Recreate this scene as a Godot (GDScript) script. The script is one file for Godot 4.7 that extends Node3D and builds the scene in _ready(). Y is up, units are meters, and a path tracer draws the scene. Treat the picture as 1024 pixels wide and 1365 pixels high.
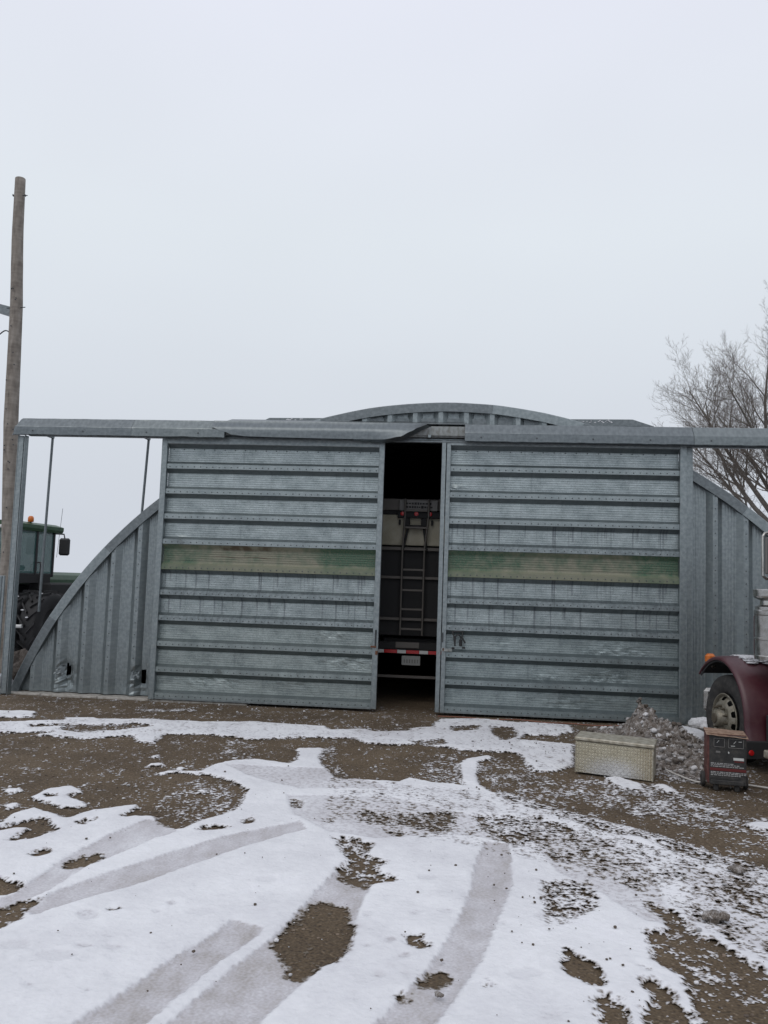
extends Node3D
# A galvanised arched farm shed with two sliding doors on a snowy yard: tractor and pole beyond one end, red truck, charger and tool box at the other.

var st: SurfaceTool
var rng := RandomNumberGenerator.new()
var noise_a := FastNoiseLite.new()
var noise_b := FastNoiseLite.new()
var used := {}
var M := {}
var cover: Image
var track: Image
const GX := -8.0
const GZ := -0.4
const GW := 15.0
const GH := 11.0
var amap: PackedByteArray      # snow alpha of the yard, 2048 x 1536
var tmap: PackedByteArray
const TW := 2048
const TH := 1536

# ---------- naming and tagging ----------
func numbered(n: String) -> String:
	if not used.has(n):
		used[n] = 0
		return n
	used[n] += 1
	return "%s_%03d" % [n, used[n]]

func thing(called: String, label: String, category: String, at := Vector3.ZERO, turn := 0.0, group := "") -> Node3D:
	var o := Node3D.new()
	o.name = numbered(called)
	add_child(o, true)
	o.position = at
	o.rotation.y = turn
	tag(o, label, category, group)
	return o

func tag(o: Node, label: String, category: String, group := "") -> void:
	o.set_meta("label", label)
	o.set_meta("category", category)
	if group != "":
		o.set_meta("group", group)

func begin() -> void:
	st = SurfaceTool.new()
	st.begin(Mesh.PRIMITIVE_TRIANGLES)
	st.set_smooth_group(-1)

func put(mesh: Mesh, called: String, mat: Material, parent: Node = null) -> MeshInstance3D:
	var o := MeshInstance3D.new()
	o.mesh = mesh
	o.material_override = mat
	if parent == null:
		o.name = numbered(called)
		add_child(o, true)
	else:
		var k := 0
		var n := called
		while parent.has_node(NodePath(n)):
			k += 1
			n = "%s_%03d" % [called, k]
		o.name = n
		parent.add_child(o, true)
	return o

func done(called: String, mat: Material, parent: Node = null) -> MeshInstance3D:
	st.generate_normals()
	return put(st.commit(), called, mat, parent)

func part(called: String, parent: Node, at := Vector3.ZERO) -> Node3D:
	var o := Node3D.new()
	var k := 0
	var n := called
	while parent.has_node(NodePath(n)):
		k += 1
		n = "%s_%03d" % [called, k]
	o.name = n
	parent.add_child(o, true)
	o.position = at
	return o

func stuff(o: Node) -> void:
	o.set_meta("kind", "stuff")

# ---------- shapes ----------
func tri(a: Vector3, b: Vector3, c: Vector3) -> void:
	st.add_vertex(a)
	st.add_vertex(b)
	st.add_vertex(c)

func quad(a: Vector3, b: Vector3, c: Vector3, d: Vector3) -> void:
	tri(a, b, c)
	tri(a, c, d)

# a box with chamfered edges
func box(c: Vector3, s: Vector3, bev := 0.004, bs := Basis.IDENTITY) -> void:
	var h := s * 0.5
	bev = minf(bev, minf(h.x, minf(h.y, h.z)) * 0.9)
	var g := func(sx: int, sy: int, sz: int, ax: int) -> Vector3:
		var v := Vector3(h.x * sx, h.y * sy, h.z * sz)
		if ax != 0:
			v.x -= bev * sx
		if ax != 1:
			v.y -= bev * sy
		if ax != 2:
			v.z -= bev * sz
		return c + bs * v
	for s1 in [-1, 1]:
		var w := [[0, s1, -1, -1], [0, s1, 1, -1], [0, s1, 1, 1], [0, s1, -1, 1]]
		var f := []
		for e in w:
			f.append(g.call(e[1], e[2], e[3], 0))
		if s1 > 0:
			quad(f[3], f[2], f[1], f[0])
		else:
			quad(f[0], f[1], f[2], f[3])
		f = []
		for e in w:
			f.append(g.call(e[2], e[1], e[3], 1))
		if s1 > 0:
			quad(f[0], f[1], f[2], f[3])
		else:
			quad(f[3], f[2], f[1], f[0])
		f = []
		for e in w:
			f.append(g.call(e[2], e[3], e[1], 2))
		if s1 > 0:
			quad(f[3], f[2], f[1], f[0])
		else:
			quad(f[0], f[1], f[2], f[3])
	for a in [-1, 1]:
		for b in [-1, 1]:
			var e1 := [g.call(a, b, -1, 0), g.call(a, b, 1, 0), g.call(a, b, 1, 1), g.call(a, b, -1, 1)]
			var e2 := [g.call(a, -1, b, 0), g.call(a, 1, b, 0), g.call(a, 1, b, 2), g.call(a, -1, b, 2)]
			var e3 := [g.call(-1, a, b, 1), g.call(1, a, b, 1), g.call(1, a, b, 2), g.call(-1, a, b, 2)]
			var flip: bool = a * b > 0
			if flip:
				quad(e1[0], e1[1], e1[2], e1[3])
				quad(e2[3], e2[2], e2[1], e2[0])
				quad(e3[0], e3[1], e3[2], e3[3])
			else:
				quad(e1[3], e1[2], e1[1], e1[0])
				quad(e2[0], e2[1], e2[2], e2[3])
				quad(e3[3], e3[2], e3[1], e3[0])
			for d in [-1, 1]:
				if flip == (d > 0):
					tri(g.call(a, b, d, 2), g.call(a, b, d, 1), g.call(a, b, d, 0))
				else:
					tri(g.call(a, b, d, 0), g.call(a, b, d, 1), g.call(a, b, d, 2))

func axes_along(d: Vector3) -> Array:
	d = d.normalized()
	var u := d.cross(Vector3.UP)
	if u.length() < 0.05:
		u = d.cross(Vector3.RIGHT)
	u = u.normalized()
	return [u, u.cross(d).normalized()]

func tube(pts: Array, radii: Array, sides := 10, caps := true) -> void:
	var rings := []
	var ax := []
	for i in pts.size():
		var d: Vector3 = (pts[mini(i + 1, pts.size() - 1)] - pts[maxi(i - 1, 0)]).normalized()
		if ax.is_empty():
			ax = axes_along(d)
		else:
			var u: Vector3 = (ax[0] - d * ax[0].dot(d)).normalized()
			ax = [u, u.cross(d).normalized()]
		var r: float = radii[mini(i, radii.size() - 1)]
		var ring := []
		for k in sides:
			var a := TAU * k / sides
			ring.append(pts[i] + (ax[0] * cos(a) + ax[1] * sin(a)) * r)
		rings.append(ring)
	st.set_smooth_group(0)
	for i in rings.size() - 1:
		for k in sides:
			var k2 := (k + 1) % sides
			quad(rings[i][k], rings[i + 1][k], rings[i + 1][k2], rings[i][k2])
	st.set_smooth_group(-1)
	if caps:
		for k in sides:
			var k2 := (k + 1) % sides
			tri(pts[0], rings[0][k], rings[0][k2])
			tri(pts[-1], rings[-1][k2], rings[-1][k])

func rod(a: Vector3, b: Vector3, r: float, sides := 8) -> void:
	tube([a, b], [r, r], sides)

# profile: Vector2(radius, height along the axis); turned about the axis through c
func lathe(prof: Array, segs: int, xf: Transform3D, hard := false, crisp := false) -> void:
	st.set_smooth_group(-1 if hard else 0)
	for i in prof.size() - 1:
		if not hard:
			st.set_smooth_group(i + 1 if prof.size() < 5 or crisp else 0)
		for k in segs:
			var a := TAU * k / segs
			var b := TAU * (k + 1) / segs
			var p: Vector2 = prof[i]
			var q: Vector2 = prof[i + 1]
			var v0 := xf * Vector3(p.x * cos(a), p.y, p.x * sin(a))
			var v1 := xf * Vector3(q.x * cos(a), q.y, q.x * sin(a))
			var v2 := xf * Vector3(q.x * cos(b), q.y, q.x * sin(b))
			var v3 := xf * Vector3(p.x * cos(b), p.y, p.x * sin(b))
			if q.x > 1e-5:
				tri(v0, v2, v1)
			if p.x > 1e-5:
				tri(v0, v3, v2)
	st.set_smooth_group(-1)

# closed outline in a plane, given thickness
func slab(poly: PackedVector2Array, d0: float, d1: float, xf: Transform3D) -> void:
	var ids := Geometry2D.triangulate_polygon(poly)
	for i in range(0, ids.size(), 3):
		var a := poly[ids[i]]
		var b := poly[ids[i + 1]]
		var c := poly[ids[i + 2]]
		tri(xf * Vector3(a.x, a.y, d1), xf * Vector3(b.x, b.y, d1), xf * Vector3(c.x, c.y, d1))
		tri(xf * Vector3(a.x, a.y, d0), xf * Vector3(c.x, c.y, d0), xf * Vector3(b.x, b.y, d0))
	for i in poly.size():
		var a := poly[i]
		var b := poly[(i + 1) % poly.size()]
		quad(xf * Vector3(a.x, a.y, d0), xf * Vector3(b.x, b.y, d0), xf * Vector3(b.x, b.y, d1), xf * Vector3(a.x, a.y, d1))

# a sheet of nu by nv points, with uv when given; cells in skip are left open
func sheet(pts: PackedVector3Array, nu: int, nv: int, uvs := PackedVector2Array(), skip := {}, group := 0) -> void:
	st.set_smooth_group(group)
	var has := uvs.size() > 0
	for i in nu - 1:
		for j in nv - 1:
			if skip.has(Vector2i(i, j)):
				continue
			var n := [i * nv + j, i * nv + j + 1, (i + 1) * nv + j + 1, (i + 1) * nv + j]
			for k in [0, 1, 2, 0, 2, 3]:
				if has:
					st.set_uv(uvs[n[k]])
				st.add_vertex(pts[n[k]])
	st.set_smooth_group(-1)

func frame_of(x: Vector3, y: Vector3, z: Vector3, o: Vector3) -> Transform3D:
	return Transform3D(Basis(x, y, z), o)

# a lumpy stone or clod
func lump(c: Vector3, s: Vector3, seed_at: float, rough := 0.35, n := 9, flat := false) -> void:
	var pts := []
	for i in n + 1:
		var row := []
		for k in 2 * n:
			var a := PI * i / n
			var b := PI * k / n
			var d := Vector3(sin(a) * cos(b), cos(a), sin(a) * sin(b))
			var q := d * 1.3 + Vector3(seed_at, seed_at * 0.7, -seed_at)
			var r := 1.0 + rough * noise_a.get_noise_3dv(q * 45.0) + rough * 0.5 * noise_a.get_noise_3dv(q * 130.0)
			row.append(c + d * s * r)
		pts.append(row)
	st.set_smooth_group(-1 if flat else 0)
	for i in n:
		for k in 2 * n:
			var k2 := (k + 1) % (2 * n)
			quad(pts[i][k], pts[i][k2], pts[i + 1][k2], pts[i + 1][k])
	st.set_smooth_group(-1)

# ---------- materials ----------
func mat(c: Color, rough := 0.7, metal := 0.0) -> StandardMaterial3D:
	var m := StandardMaterial3D.new()
	m.albedo_color = c.linear_to_srgb()
	m.roughness = rough
	m.metallic = metal
	m.cull_mode = BaseMaterial3D.CULL_DISABLED
	return m

func fbm(freq: float, oct := 4, sd := 1, kind := FastNoiseLite.TYPE_SIMPLEX_SMOOTH) -> FastNoiseLite:
	var n := FastNoiseLite.new()
	n.seed = sd
	n.noise_type = kind
	n.frequency = freq
	n.fractal_type = FastNoiseLite.FRACTAL_FBM
	n.fractal_octaves = oct
	return n

func bytes_of(n: FastNoiseLite, w: int, h: int, seamless := true) -> PackedByteArray:
	var im: Image = n.get_seamless_image(w, h, false, false, 0.15, true) if seamless else n.get_image(w, h, false, false, true)
	im.convert(Image.FORMAT_L8)
	return im.get_data()

func texture(im: Image) -> ImageTexture:
	im.generate_mipmaps()
	return ImageTexture.create_from_image(im)

# a colour texture from two noises: ramp runs from a through b to c with the coarse one, the fine one adds grain
func blotch(w: int, h: int, a: Color, b: Color, c: Color, n1: FastNoiseLite, n2: FastNoiseLite, grain := 0.25) -> ImageTexture:
	var d1 := bytes_of(n1, w, h)
	var d2 := bytes_of(n2, w, h)
	var out := PackedByteArray()
	out.resize(w * h * 3)
	for i in w * h:
		var t := clampf(d1[i] / 255.0 + (d2[i] / 255.0 - 0.5) * grain, 0.0, 1.0)
		var k: Color = a.lerp(b, t * 2.0) if t < 0.5 else b.lerp(c, t * 2.0 - 1.0)
		k = k.linear_to_srgb()
		out[i * 3] = int(k.r * 255.0)
		out[i * 3 + 1] = int(k.g * 255.0)
		out[i * 3 + 2] = int(k.b * 255.0)
	return texture(Image.create_from_data(w, h, false, Image.FORMAT_RGB8, out))

func gray_texture(n: FastNoiseLite, w: int, h: int) -> ImageTexture:
	return texture(Image.create_from_data(w, h, false, Image.FORMAT_L8, bytes_of(n, w, h)))

func tiled(m: StandardMaterial3D, tex: Texture2D, size: float, world := true) -> StandardMaterial3D:
	m.albedo_texture = tex
	m.albedo_color = Color.WHITE
	m.uv1_triplanar = true
	m.uv1_world_triplanar = world
	m.uv1_scale = Vector3.ONE / size
	return m

func relief(m: StandardMaterial3D, tex: Texture2D, cm: float) -> StandardMaterial3D:
	m.heightmap_enabled = true
	m.heightmap_texture = tex
	m.heightmap_scale = cm
	return m

func paint(im: Image, v: float, pts: Array) -> void:
	var w := im.get_width()
	var h := im.get_height()
	var n := pts.size() / 2
	var px := []
	var lo := 1e9
	var hi := -1e9
	for i in n:
		var p := Vector2((pts[i * 2] - GX) / GW * w, (pts[i * 2 + 1] - GZ) / GH * h)
		px.append(p)
		lo = minf(lo, p.y)
		hi = maxf(hi, p.y)
	for y in range(maxi(0, int(lo)), mini(h, int(hi) + 1)):
		var cuts := []
		var yy := y + 0.5
		for i in n:
			var a: Vector2 = px[i]
			var b: Vector2 = px[(i + 1) % n]
			if (a.y <= yy) != (b.y <= yy):
				cuts.append(a.x + (yy - a.y) / (b.y - a.y) * (b.x - a.x))
		cuts.sort()
		for k in range(0, cuts.size() - 1, 2):
			var x0 := clampi(int(round(cuts[k])), 0, w)
			var x1 := clampi(int(round(cuts[k + 1])), 0, w)
			if x1 > x0:
				im.fill_rect(Rect2i(x0, y, x1 - x0, 1), Color(v, v, v))

func _ready() -> void:
	# camera, sky, sun, exposure
	var cam := Camera3D.new()
	cam.name = "camera"
	cam.position = Vector3(0, 2.0, 13.2)
	cam.rotation_order = EULER_ORDER_YXZ
	cam.rotation_degrees = Vector3(4.804, 5.468, 1.93)
	cam.fov = 63.43
	cam.near = 0.05
	cam.far = 2000.0
	add_child(cam)
	cam.current = true
	var env := Environment.new()
	env.background_mode = Environment.BG_SKY
	var sky := Sky.new()
	var pano := PanoramaSkyMaterial.new()
	pano.panorama = ImageTexture.create_from_image(overcast())
	sky.sky_material = pano
	env.sky = sky
	env.tonemap_mode = Environment.TONE_MAPPER_LINEAR
	env.tonemap_exposure = 1.0
	env.sdfgi_enabled = true
	env.ssao_enabled = true
	env.ssil_enabled = true
	var we := WorldEnvironment.new()
	we.name = "world_environment"
	we.environment = env
	add_child(we)
	var sun := DirectionalLight3D.new()
	sun.name = "sun"
	sun.light_energy = 0.2
	sun.light_color = Color(1.0, 0.97, 0.93)
	sun.light_angular_distance = 40.0
	sun.shadow_enabled = true
	sun.rotation_degrees = Vector3(-50, -25, 0)
	add_child(sun)

	rng.seed = 4711
	noise_a.seed = 11
	noise_a.noise_type = FastNoiseLite.TYPE_SIMPLEX_SMOOTH
	noise_a.frequency = 0.02
	noise_b.seed = 23
	noise_b.noise_type = FastNoiseLite.TYPE_SIMPLEX_SMOOTH
	noise_b.frequency = 1.0
	make_materials()
	# the setting
	make_yard()
	# large structure
	make_shed()
	make_pole()
	make_trees()
	# vehicles
	make_grain_truck()
	make_tractor()
	make_truck()
	# small things
	make_yard_things()

# flat winter overcast, a little brighter overhead
func overcast() -> Image:
	var w := 512
	var h := 256
	var im := Image.create(w, h, false, Image.FORMAT_RGBF)
	var n := FastNoiseLite.new()
	n.seed = 5
	n.frequency = 0.9
	n.fractal_octaves = 3
	var stops := [Color(0.625, 0.665, 0.735), Color(0.75, 0.802, 0.862), Color(0.78, 0.81, 0.905), Color(0.82, 0.845, 0.92)]
	for y in h:
		var e := 90.0 - (y + 0.5) * 180.0 / h
		var c: Color
		if e < 3.0:
			c = stops[0]
		elif e < 23.0:
			c = stops[0].lerp(stops[1], (e - 3.0) / 20.0)
		elif e < 36.0:
			c = stops[1].lerp(stops[2], (e - 23.0) / 13.0)
		else:
			c = stops[2].lerp(stops[3], (e - 36.0) / 54.0)
		for x in w:
			var a := TAU * x / w
			var er := deg_to_rad(e)
			var d := Vector3(cos(er) * cos(a), sin(er) * 2.0, cos(er) * sin(a))
			var k := 1.0 + 0.03 * n.get_noise_3dv(d * 2.0)
			im.set_pixel(x, y, Color(c.r * k, c.g * k, c.b * k))
	return im

func make_materials() -> void:
	# weathered zinc: blotches, spangle and runs
	var spangle := fbm(0.06, 2, 31, FastNoiseLite.TYPE_CELLULAR)
	M.galv = tiled(mat(Color.WHITE, 0.42, 0.8), blotch(512, 512, Color(0.208, 0.238, 0.247), Color(0.263, 0.297, 0.306), Color(0.328, 0.366, 0.373), fbm(0.02, 5, 3), fbm(0.3, 2, 4), 0.7), 0.8)
	M.galv_dull = tiled(mat(Color.WHITE, 0.46, 0.75), blotch(512, 512, Color(0.14, 0.158, 0.167), Color(0.178, 0.20, 0.21), Color(0.23, 0.254, 0.262), fbm(0.02, 5, 8), fbm(0.3, 2, 9), 0.7), 0.8)
	M.galv_warm = tiled(mat(Color.WHITE, 0.6, 0.4), blotch(512, 256, Color(0.15, 0.14, 0.125), Color(0.25, 0.265, 0.26), Color(0.33, 0.35, 0.35), fbm(0.02, 5, 18), fbm(0.25, 2, 19), 0.6), 0.8)
	M.dark_steel = mat(Color(0.05, 0.055, 0.06), 0.6, 0.4)
	M.rivet = mat(Color(0.10, 0.11, 0.115), 0.6, 0.5)
	M.wood = relief(tiled(mat(Color.WHITE, 0.9), stretched(256, 1024, Color(0.07, 0.058, 0.05), Color(0.21, 0.185, 0.16), Color(0.34, 0.31, 0.28)), 1.6), gray_texture(fbm(0.05, 4, 41), 256, 256), 0.6)
	M.concrete = relief(tiled(mat(Color.WHITE, 0.9), blotch(512, 512, Color(0.22, 0.20, 0.175), Color(0.34, 0.32, 0.29), Color(0.44, 0.43, 0.40), fbm(0.02, 5, 51), fbm(0.2, 2, 52), 0.6), 0.9), gray_texture(fbm(0.06, 4, 53), 256, 256), 0.6)
	M.rock = relief(tiled(mat(Color.WHITE, 0.95), blotch(256, 256, Color(0.05, 0.042, 0.035), Color(0.12, 0.10, 0.085), Color(0.24, 0.21, 0.19), fbm(0.03, 5, 61), fbm(0.2, 2, 62), 0.6), 0.5), gray_texture(fbm(0.06, 4, 63), 256, 256), 1.0)
	M.snow_lump = relief(tiled(mat(Color(0.8, 0.8, 0.83), 0.9), blotch(256, 256, Color(0.48, 0.475, 0.49), Color(0.63, 0.64, 0.665), Color(0.69, 0.70, 0.72), fbm(0.03, 5, 71), fbm(0.2, 2, 72), 0.4), 0.5), gray_texture(fbm(0.06, 4, 73), 256, 256), 1.0)
	M.dirty_snow = relief(tiled(mat(Color.WHITE, 0.95), blotch(512, 512, Color(0.05, 0.04, 0.031), Color(0.13, 0.105, 0.086), Color(0.58, 0.57, 0.57), fbm(0.018, 5, 81), fbm(0.12, 3, 82), 0.9), 0.7), gray_texture(fbm(0.05, 5, 83), 256, 256), 1.5)
	M.bark = tiled(mat(Color.WHITE, 0.95), blotch(256, 256, Color(0.09, 0.078, 0.066), Color(0.15, 0.132, 0.115), Color(0.22, 0.205, 0.185), fbm(0.03, 4, 91), fbm(0.2, 2, 92), 0.6), 0.8)
	M.twig = mat(Color(0.135, 0.112, 0.094), 0.9)
	M.rubber = relief(tiled(mat(Color.WHITE, 0.85), blotch(256, 256, Color(0.022, 0.022, 0.023), Color(0.035, 0.034, 0.033), Color(0.07, 0.065, 0.06), fbm(0.02, 4, 101), fbm(0.2, 2, 102), 0.5), 0.6, false), gray_texture(fbm(0.1, 3, 103), 128, 128), 0.15)
	M.black_rubber = mat(Color(0.014, 0.014, 0.015), 0.7)
	M.black = mat(Color(0.016, 0.016, 0.017), 0.55)
	M.soot = mat(Color(0.02, 0.02, 0.021), 0.85)
	M.maroon = tiled(mat(Color.WHITE, 0.42), blotch(512, 512, Color(0.050, 0.010, 0.016), Color(0.062, 0.013, 0.020), Color(0.082, 0.034, 0.036), fbm(0.02, 6, 111), fbm(0.3, 2, 112), 0.5), 1.6, false)
	M.maroon.clearcoat_enabled = true
	M.maroon.clearcoat = 0.25
	M.maroon.clearcoat_roughness = 0.35
	M.chrome = tiled(mat(Color.WHITE, 0.24, 0.95), blotch(256, 256, Color(0.24, 0.225, 0.20), Color(0.40, 0.39, 0.37), Color(0.50, 0.50, 0.49), fbm(0.02, 4, 121), fbm(0.2, 2, 122), 0.4), 0.5, false)
	M.alu = relief(tiled(mat(Color.WHITE, 0.5, 0.6), blotch(256, 256, Color(0.24, 0.21, 0.155), Color(0.44, 0.41, 0.335), Color(0.58, 0.56, 0.49), fbm(0.025, 5, 131), fbm(0.2, 2, 132), 0.5), 0.5, false), gray_texture(fbm(0.08, 3, 133), 128, 128), 0.1)
	M.amber = mat(Color(0.55, 0.14, 0.015), 0.3)
	M.red_lens = mat(Color(0.45, 0.01, 0.012), 0.25)
	M.white_print = mat(Color(0.36, 0.36, 0.36), 0.6)
	M.red_print = mat(Color(0.11, 0.014, 0.014), 0.6)
	M.green_paint = tiled(mat(Color.WHITE, 0.45), blotch(256, 256, Color(0.012, 0.045, 0.018), Color(0.018, 0.062, 0.024), Color(0.035, 0.075, 0.035), fbm(0.02, 4, 141), fbm(0.2, 2, 142), 0.3), 1.0, false)
	M.glass = mat(Color(0.07, 0.17, 0.16), 0.05)
	M.glass.transparency = BaseMaterial3D.TRANSPARENCY_ALPHA
	M.glass.albedo_color.a = 0.46
	M.glass_dark = mat(Color(0.05, 0.08, 0.08), 0.08)
	M.glass_dark.transparency = BaseMaterial3D.TRANSPARENCY_ALPHA
	M.glass_dark.albedo_color.a = 0.55
	M.cream = tiled(mat(Color.WHITE, 0.6), blotch(256, 256, Color(0.25, 0.23, 0.17), Color(0.34, 0.315, 0.24), Color(0.40, 0.375, 0.30), fbm(0.015, 4, 151), fbm(0.2, 2, 152), 0.3), 1.4, false)
	M.gray_paint = mat(Color(0.16, 0.155, 0.15), 0.55, 0.3)
	M.plate = mat(Color(0.55, 0.56, 0.55), 0.5)
	M.cardboard = tiled(mat(Color.WHITE, 0.9), blotch(128, 128, Color(0.12, 0.07, 0.045), Color(0.26, 0.17, 0.12), Color(0.34, 0.25, 0.19), fbm(0.03, 4, 161), fbm(0.2, 2, 162), 0.5), 0.3, false)
	M.faded_red = tiled(mat(Color.WHITE, 0.7), blotch(128, 128, Color(0.05, 0.016, 0.014), Color(0.095, 0.03, 0.026), Color(0.17, 0.085, 0.068), fbm(0.03, 4, 171), fbm(0.2, 2, 172), 0.5), 0.4, false)
	M.charger_black = tiled(mat(Color.WHITE, 0.6), blotch(128, 128, Color(0.016, 0.016, 0.016), Color(0.026, 0.026, 0.026), Color(0.06, 0.055, 0.05), fbm(0.03, 4, 181), fbm(0.2, 2, 182), 0.5), 0.4, false)
	M.orange_cord = mat(Color(0.24, 0.10, 0.065), 0.7)
	M.white_cord = mat(Color(0.55, 0.53, 0.50), 0.6)
	M.rim = tiled(mat(Color.WHITE, 0.55, 0.5), blotch(128, 128, Color(0.11, 0.095, 0.07), Color(0.23, 0.21, 0.165), Color(0.33, 0.31, 0.265), fbm(0.04, 4, 191), fbm(0.2, 2, 192), 0.5), 0.4, false)
	M.grime = mat(Color(0.10, 0.085, 0.062), 0.75, 0.3)
	M.truck_rail = mat(Color(0.115, 0.105, 0.095), 0.55, 0.2)
	M.dull_plate = mat(Color(0.26, 0.27, 0.26), 0.6)
	M.rust = mat(Color(0.13, 0.055, 0.03), 0.9)

# wood grain: noise drawn out along the length
func stretched(w: int, h: int, a: Color, b: Color, c: Color) -> ImageTexture:
	var small := Image.create_from_data(w, 64, false, Image.FORMAT_L8, bytes_of(fbm(0.06, 4, 201), w, 64))
	small.resize(w, h, Image.INTERPOLATE_CUBIC)
	var d := small.get_data()
	var e := bytes_of(fbm(0.02, 4, 202), w, h)
	var out := Image.create(w, h, false, Image.FORMAT_RGB8)
	for y in h:
		for x in w:
			var t := clampf((d[y * w + x] * 0.65 + e[y * w + x] * 0.35) / 255.0, 0.0, 1.0)
			var k: Color = a.lerp(b, t * 2.0) if t < 0.5 else b.lerp(c, t * 2.0 - 1.0)
			out.set_pixel(x, y, k.linear_to_srgb())
	return texture(out)

# ---------- the yard ----------
func rise(x: float, z: float) -> float:
	return 0.012 * noise_b.get_noise_2d(x * 0.45, z * 0.45) + 0.006 * noise_b.get_noise_2d(x * 1.7 + 40.0, z * 1.7) - 0.012

func lut(stops: Array) -> PackedByteArray:
	var out := PackedByteArray()
	out.resize(256 * 3)
	for i in 256:
		var t := i / 255.0 * (stops.size() - 1)
		var k := mini(int(t), stops.size() - 2)
		var c: Color = stops[k].lerp(stops[k + 1], t - k)
		c = c.linear_to_srgb()
		out[i * 3] = int(c.r * 255.0)
		out[i * 3 + 1] = int(c.g * 255.0)
		out[i * 3 + 2] = int(c.b * 255.0)
	return out

func axis_steps(lo: float, hi: float, step: float, reach: float) -> PackedFloat32Array:
	var out := PackedFloat32Array()
	var outer := []
	var d := step * 2.0
	var v := lo - d
	while v > lo - reach:
		outer.push_front(v)
		d *= 1.5
		v -= d
	for o in outer:
		out.append(o)
	var n := int(round((hi - lo) / step))
	for i in n + 1:
		out.append(lo + (hi - lo) * i / n)
	d = step * 2.0
	v = hi + d
	while v < hi + reach:
		out.append(v)
		d *= 1.5
		v += d
	return out

func field(xs: PackedFloat32Array, zs: PackedFloat32Array, ys: PackedFloat32Array, keep: PackedByteArray) -> ArrayMesh:
	var nx := xs.size()
	var nz := zs.size()
	var v := PackedVector3Array()
	var nn := PackedVector3Array()
	var uv := PackedVector2Array()
	v.resize(nx * nz)
	nn.resize(nx * nz)
	uv.resize(nx * nz)
	for j in nz:
		for i in nx:
			var k := j * nx + i
			v[k] = Vector3(xs[i], ys[k], zs[j])
			uv[k] = Vector2((xs[i] - GX) / GW, (zs[j] - GZ) / GH)
			var i0 := maxi(i - 1, 0)
			var i1 := mini(i + 1, nx - 1)
			var j0 := maxi(j - 1, 0)
			var j1 := mini(j + 1, nz - 1)
			nn[k] = Vector3(-(ys[j * nx + i1] - ys[j * nx + i0]) / (xs[i1] - xs[i0]), 1.0, -(ys[j1 * nx + i] - ys[j0 * nx + i]) / (zs[j1] - zs[j0])).normalized()
	var idx := PackedInt32Array()
	for j in nz - 1:
		for i in nx - 1:
			var k := j * nx + i
			if keep.size() > 0 and keep[k] == 0 and keep[k + 1] == 0 and keep[k + nx] == 0 and keep[k + nx + 1] == 0:
				continue
			idx.append_array(PackedInt32Array([k, k + 1, k + nx, k + 1, k + nx + 1, k + nx]))
	var a := []
	a.resize(Mesh.ARRAY_MAX)
	a[Mesh.ARRAY_VERTEX] = v
	a[Mesh.ARRAY_NORMAL] = nn
	a[Mesh.ARRAY_TEX_UV] = uv
	a[Mesh.ARRAY_INDEX] = idx
	var m := ArrayMesh.new()
	m.add_surface_from_arrays(Mesh.PRIMITIVE_TRIANGLES, a)
	return m

# noise drawn out along the way the wheels run
func drawn_out(sd: int, freq: float) -> PackedByteArray:
	var round_ := Image.create_from_data(TW, TH, false, Image.FORMAT_L8, bytes_of(fbm(freq, 4, sd), TW, TH, false))
	var long_ := Image.create_from_data(TW, 512, false, Image.FORMAT_L8, bytes_of(fbm(freq * 2.2, 4, sd + 50), TW, 512, false))
	long_.resize(TW, TH, Image.INTERPOLATE_CUBIC)
	var p := round_.get_data()
	var q := long_.get_data()
	for i in p.size():
		p[i] = (p[i] + q[i]) >> 1
	return p

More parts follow.
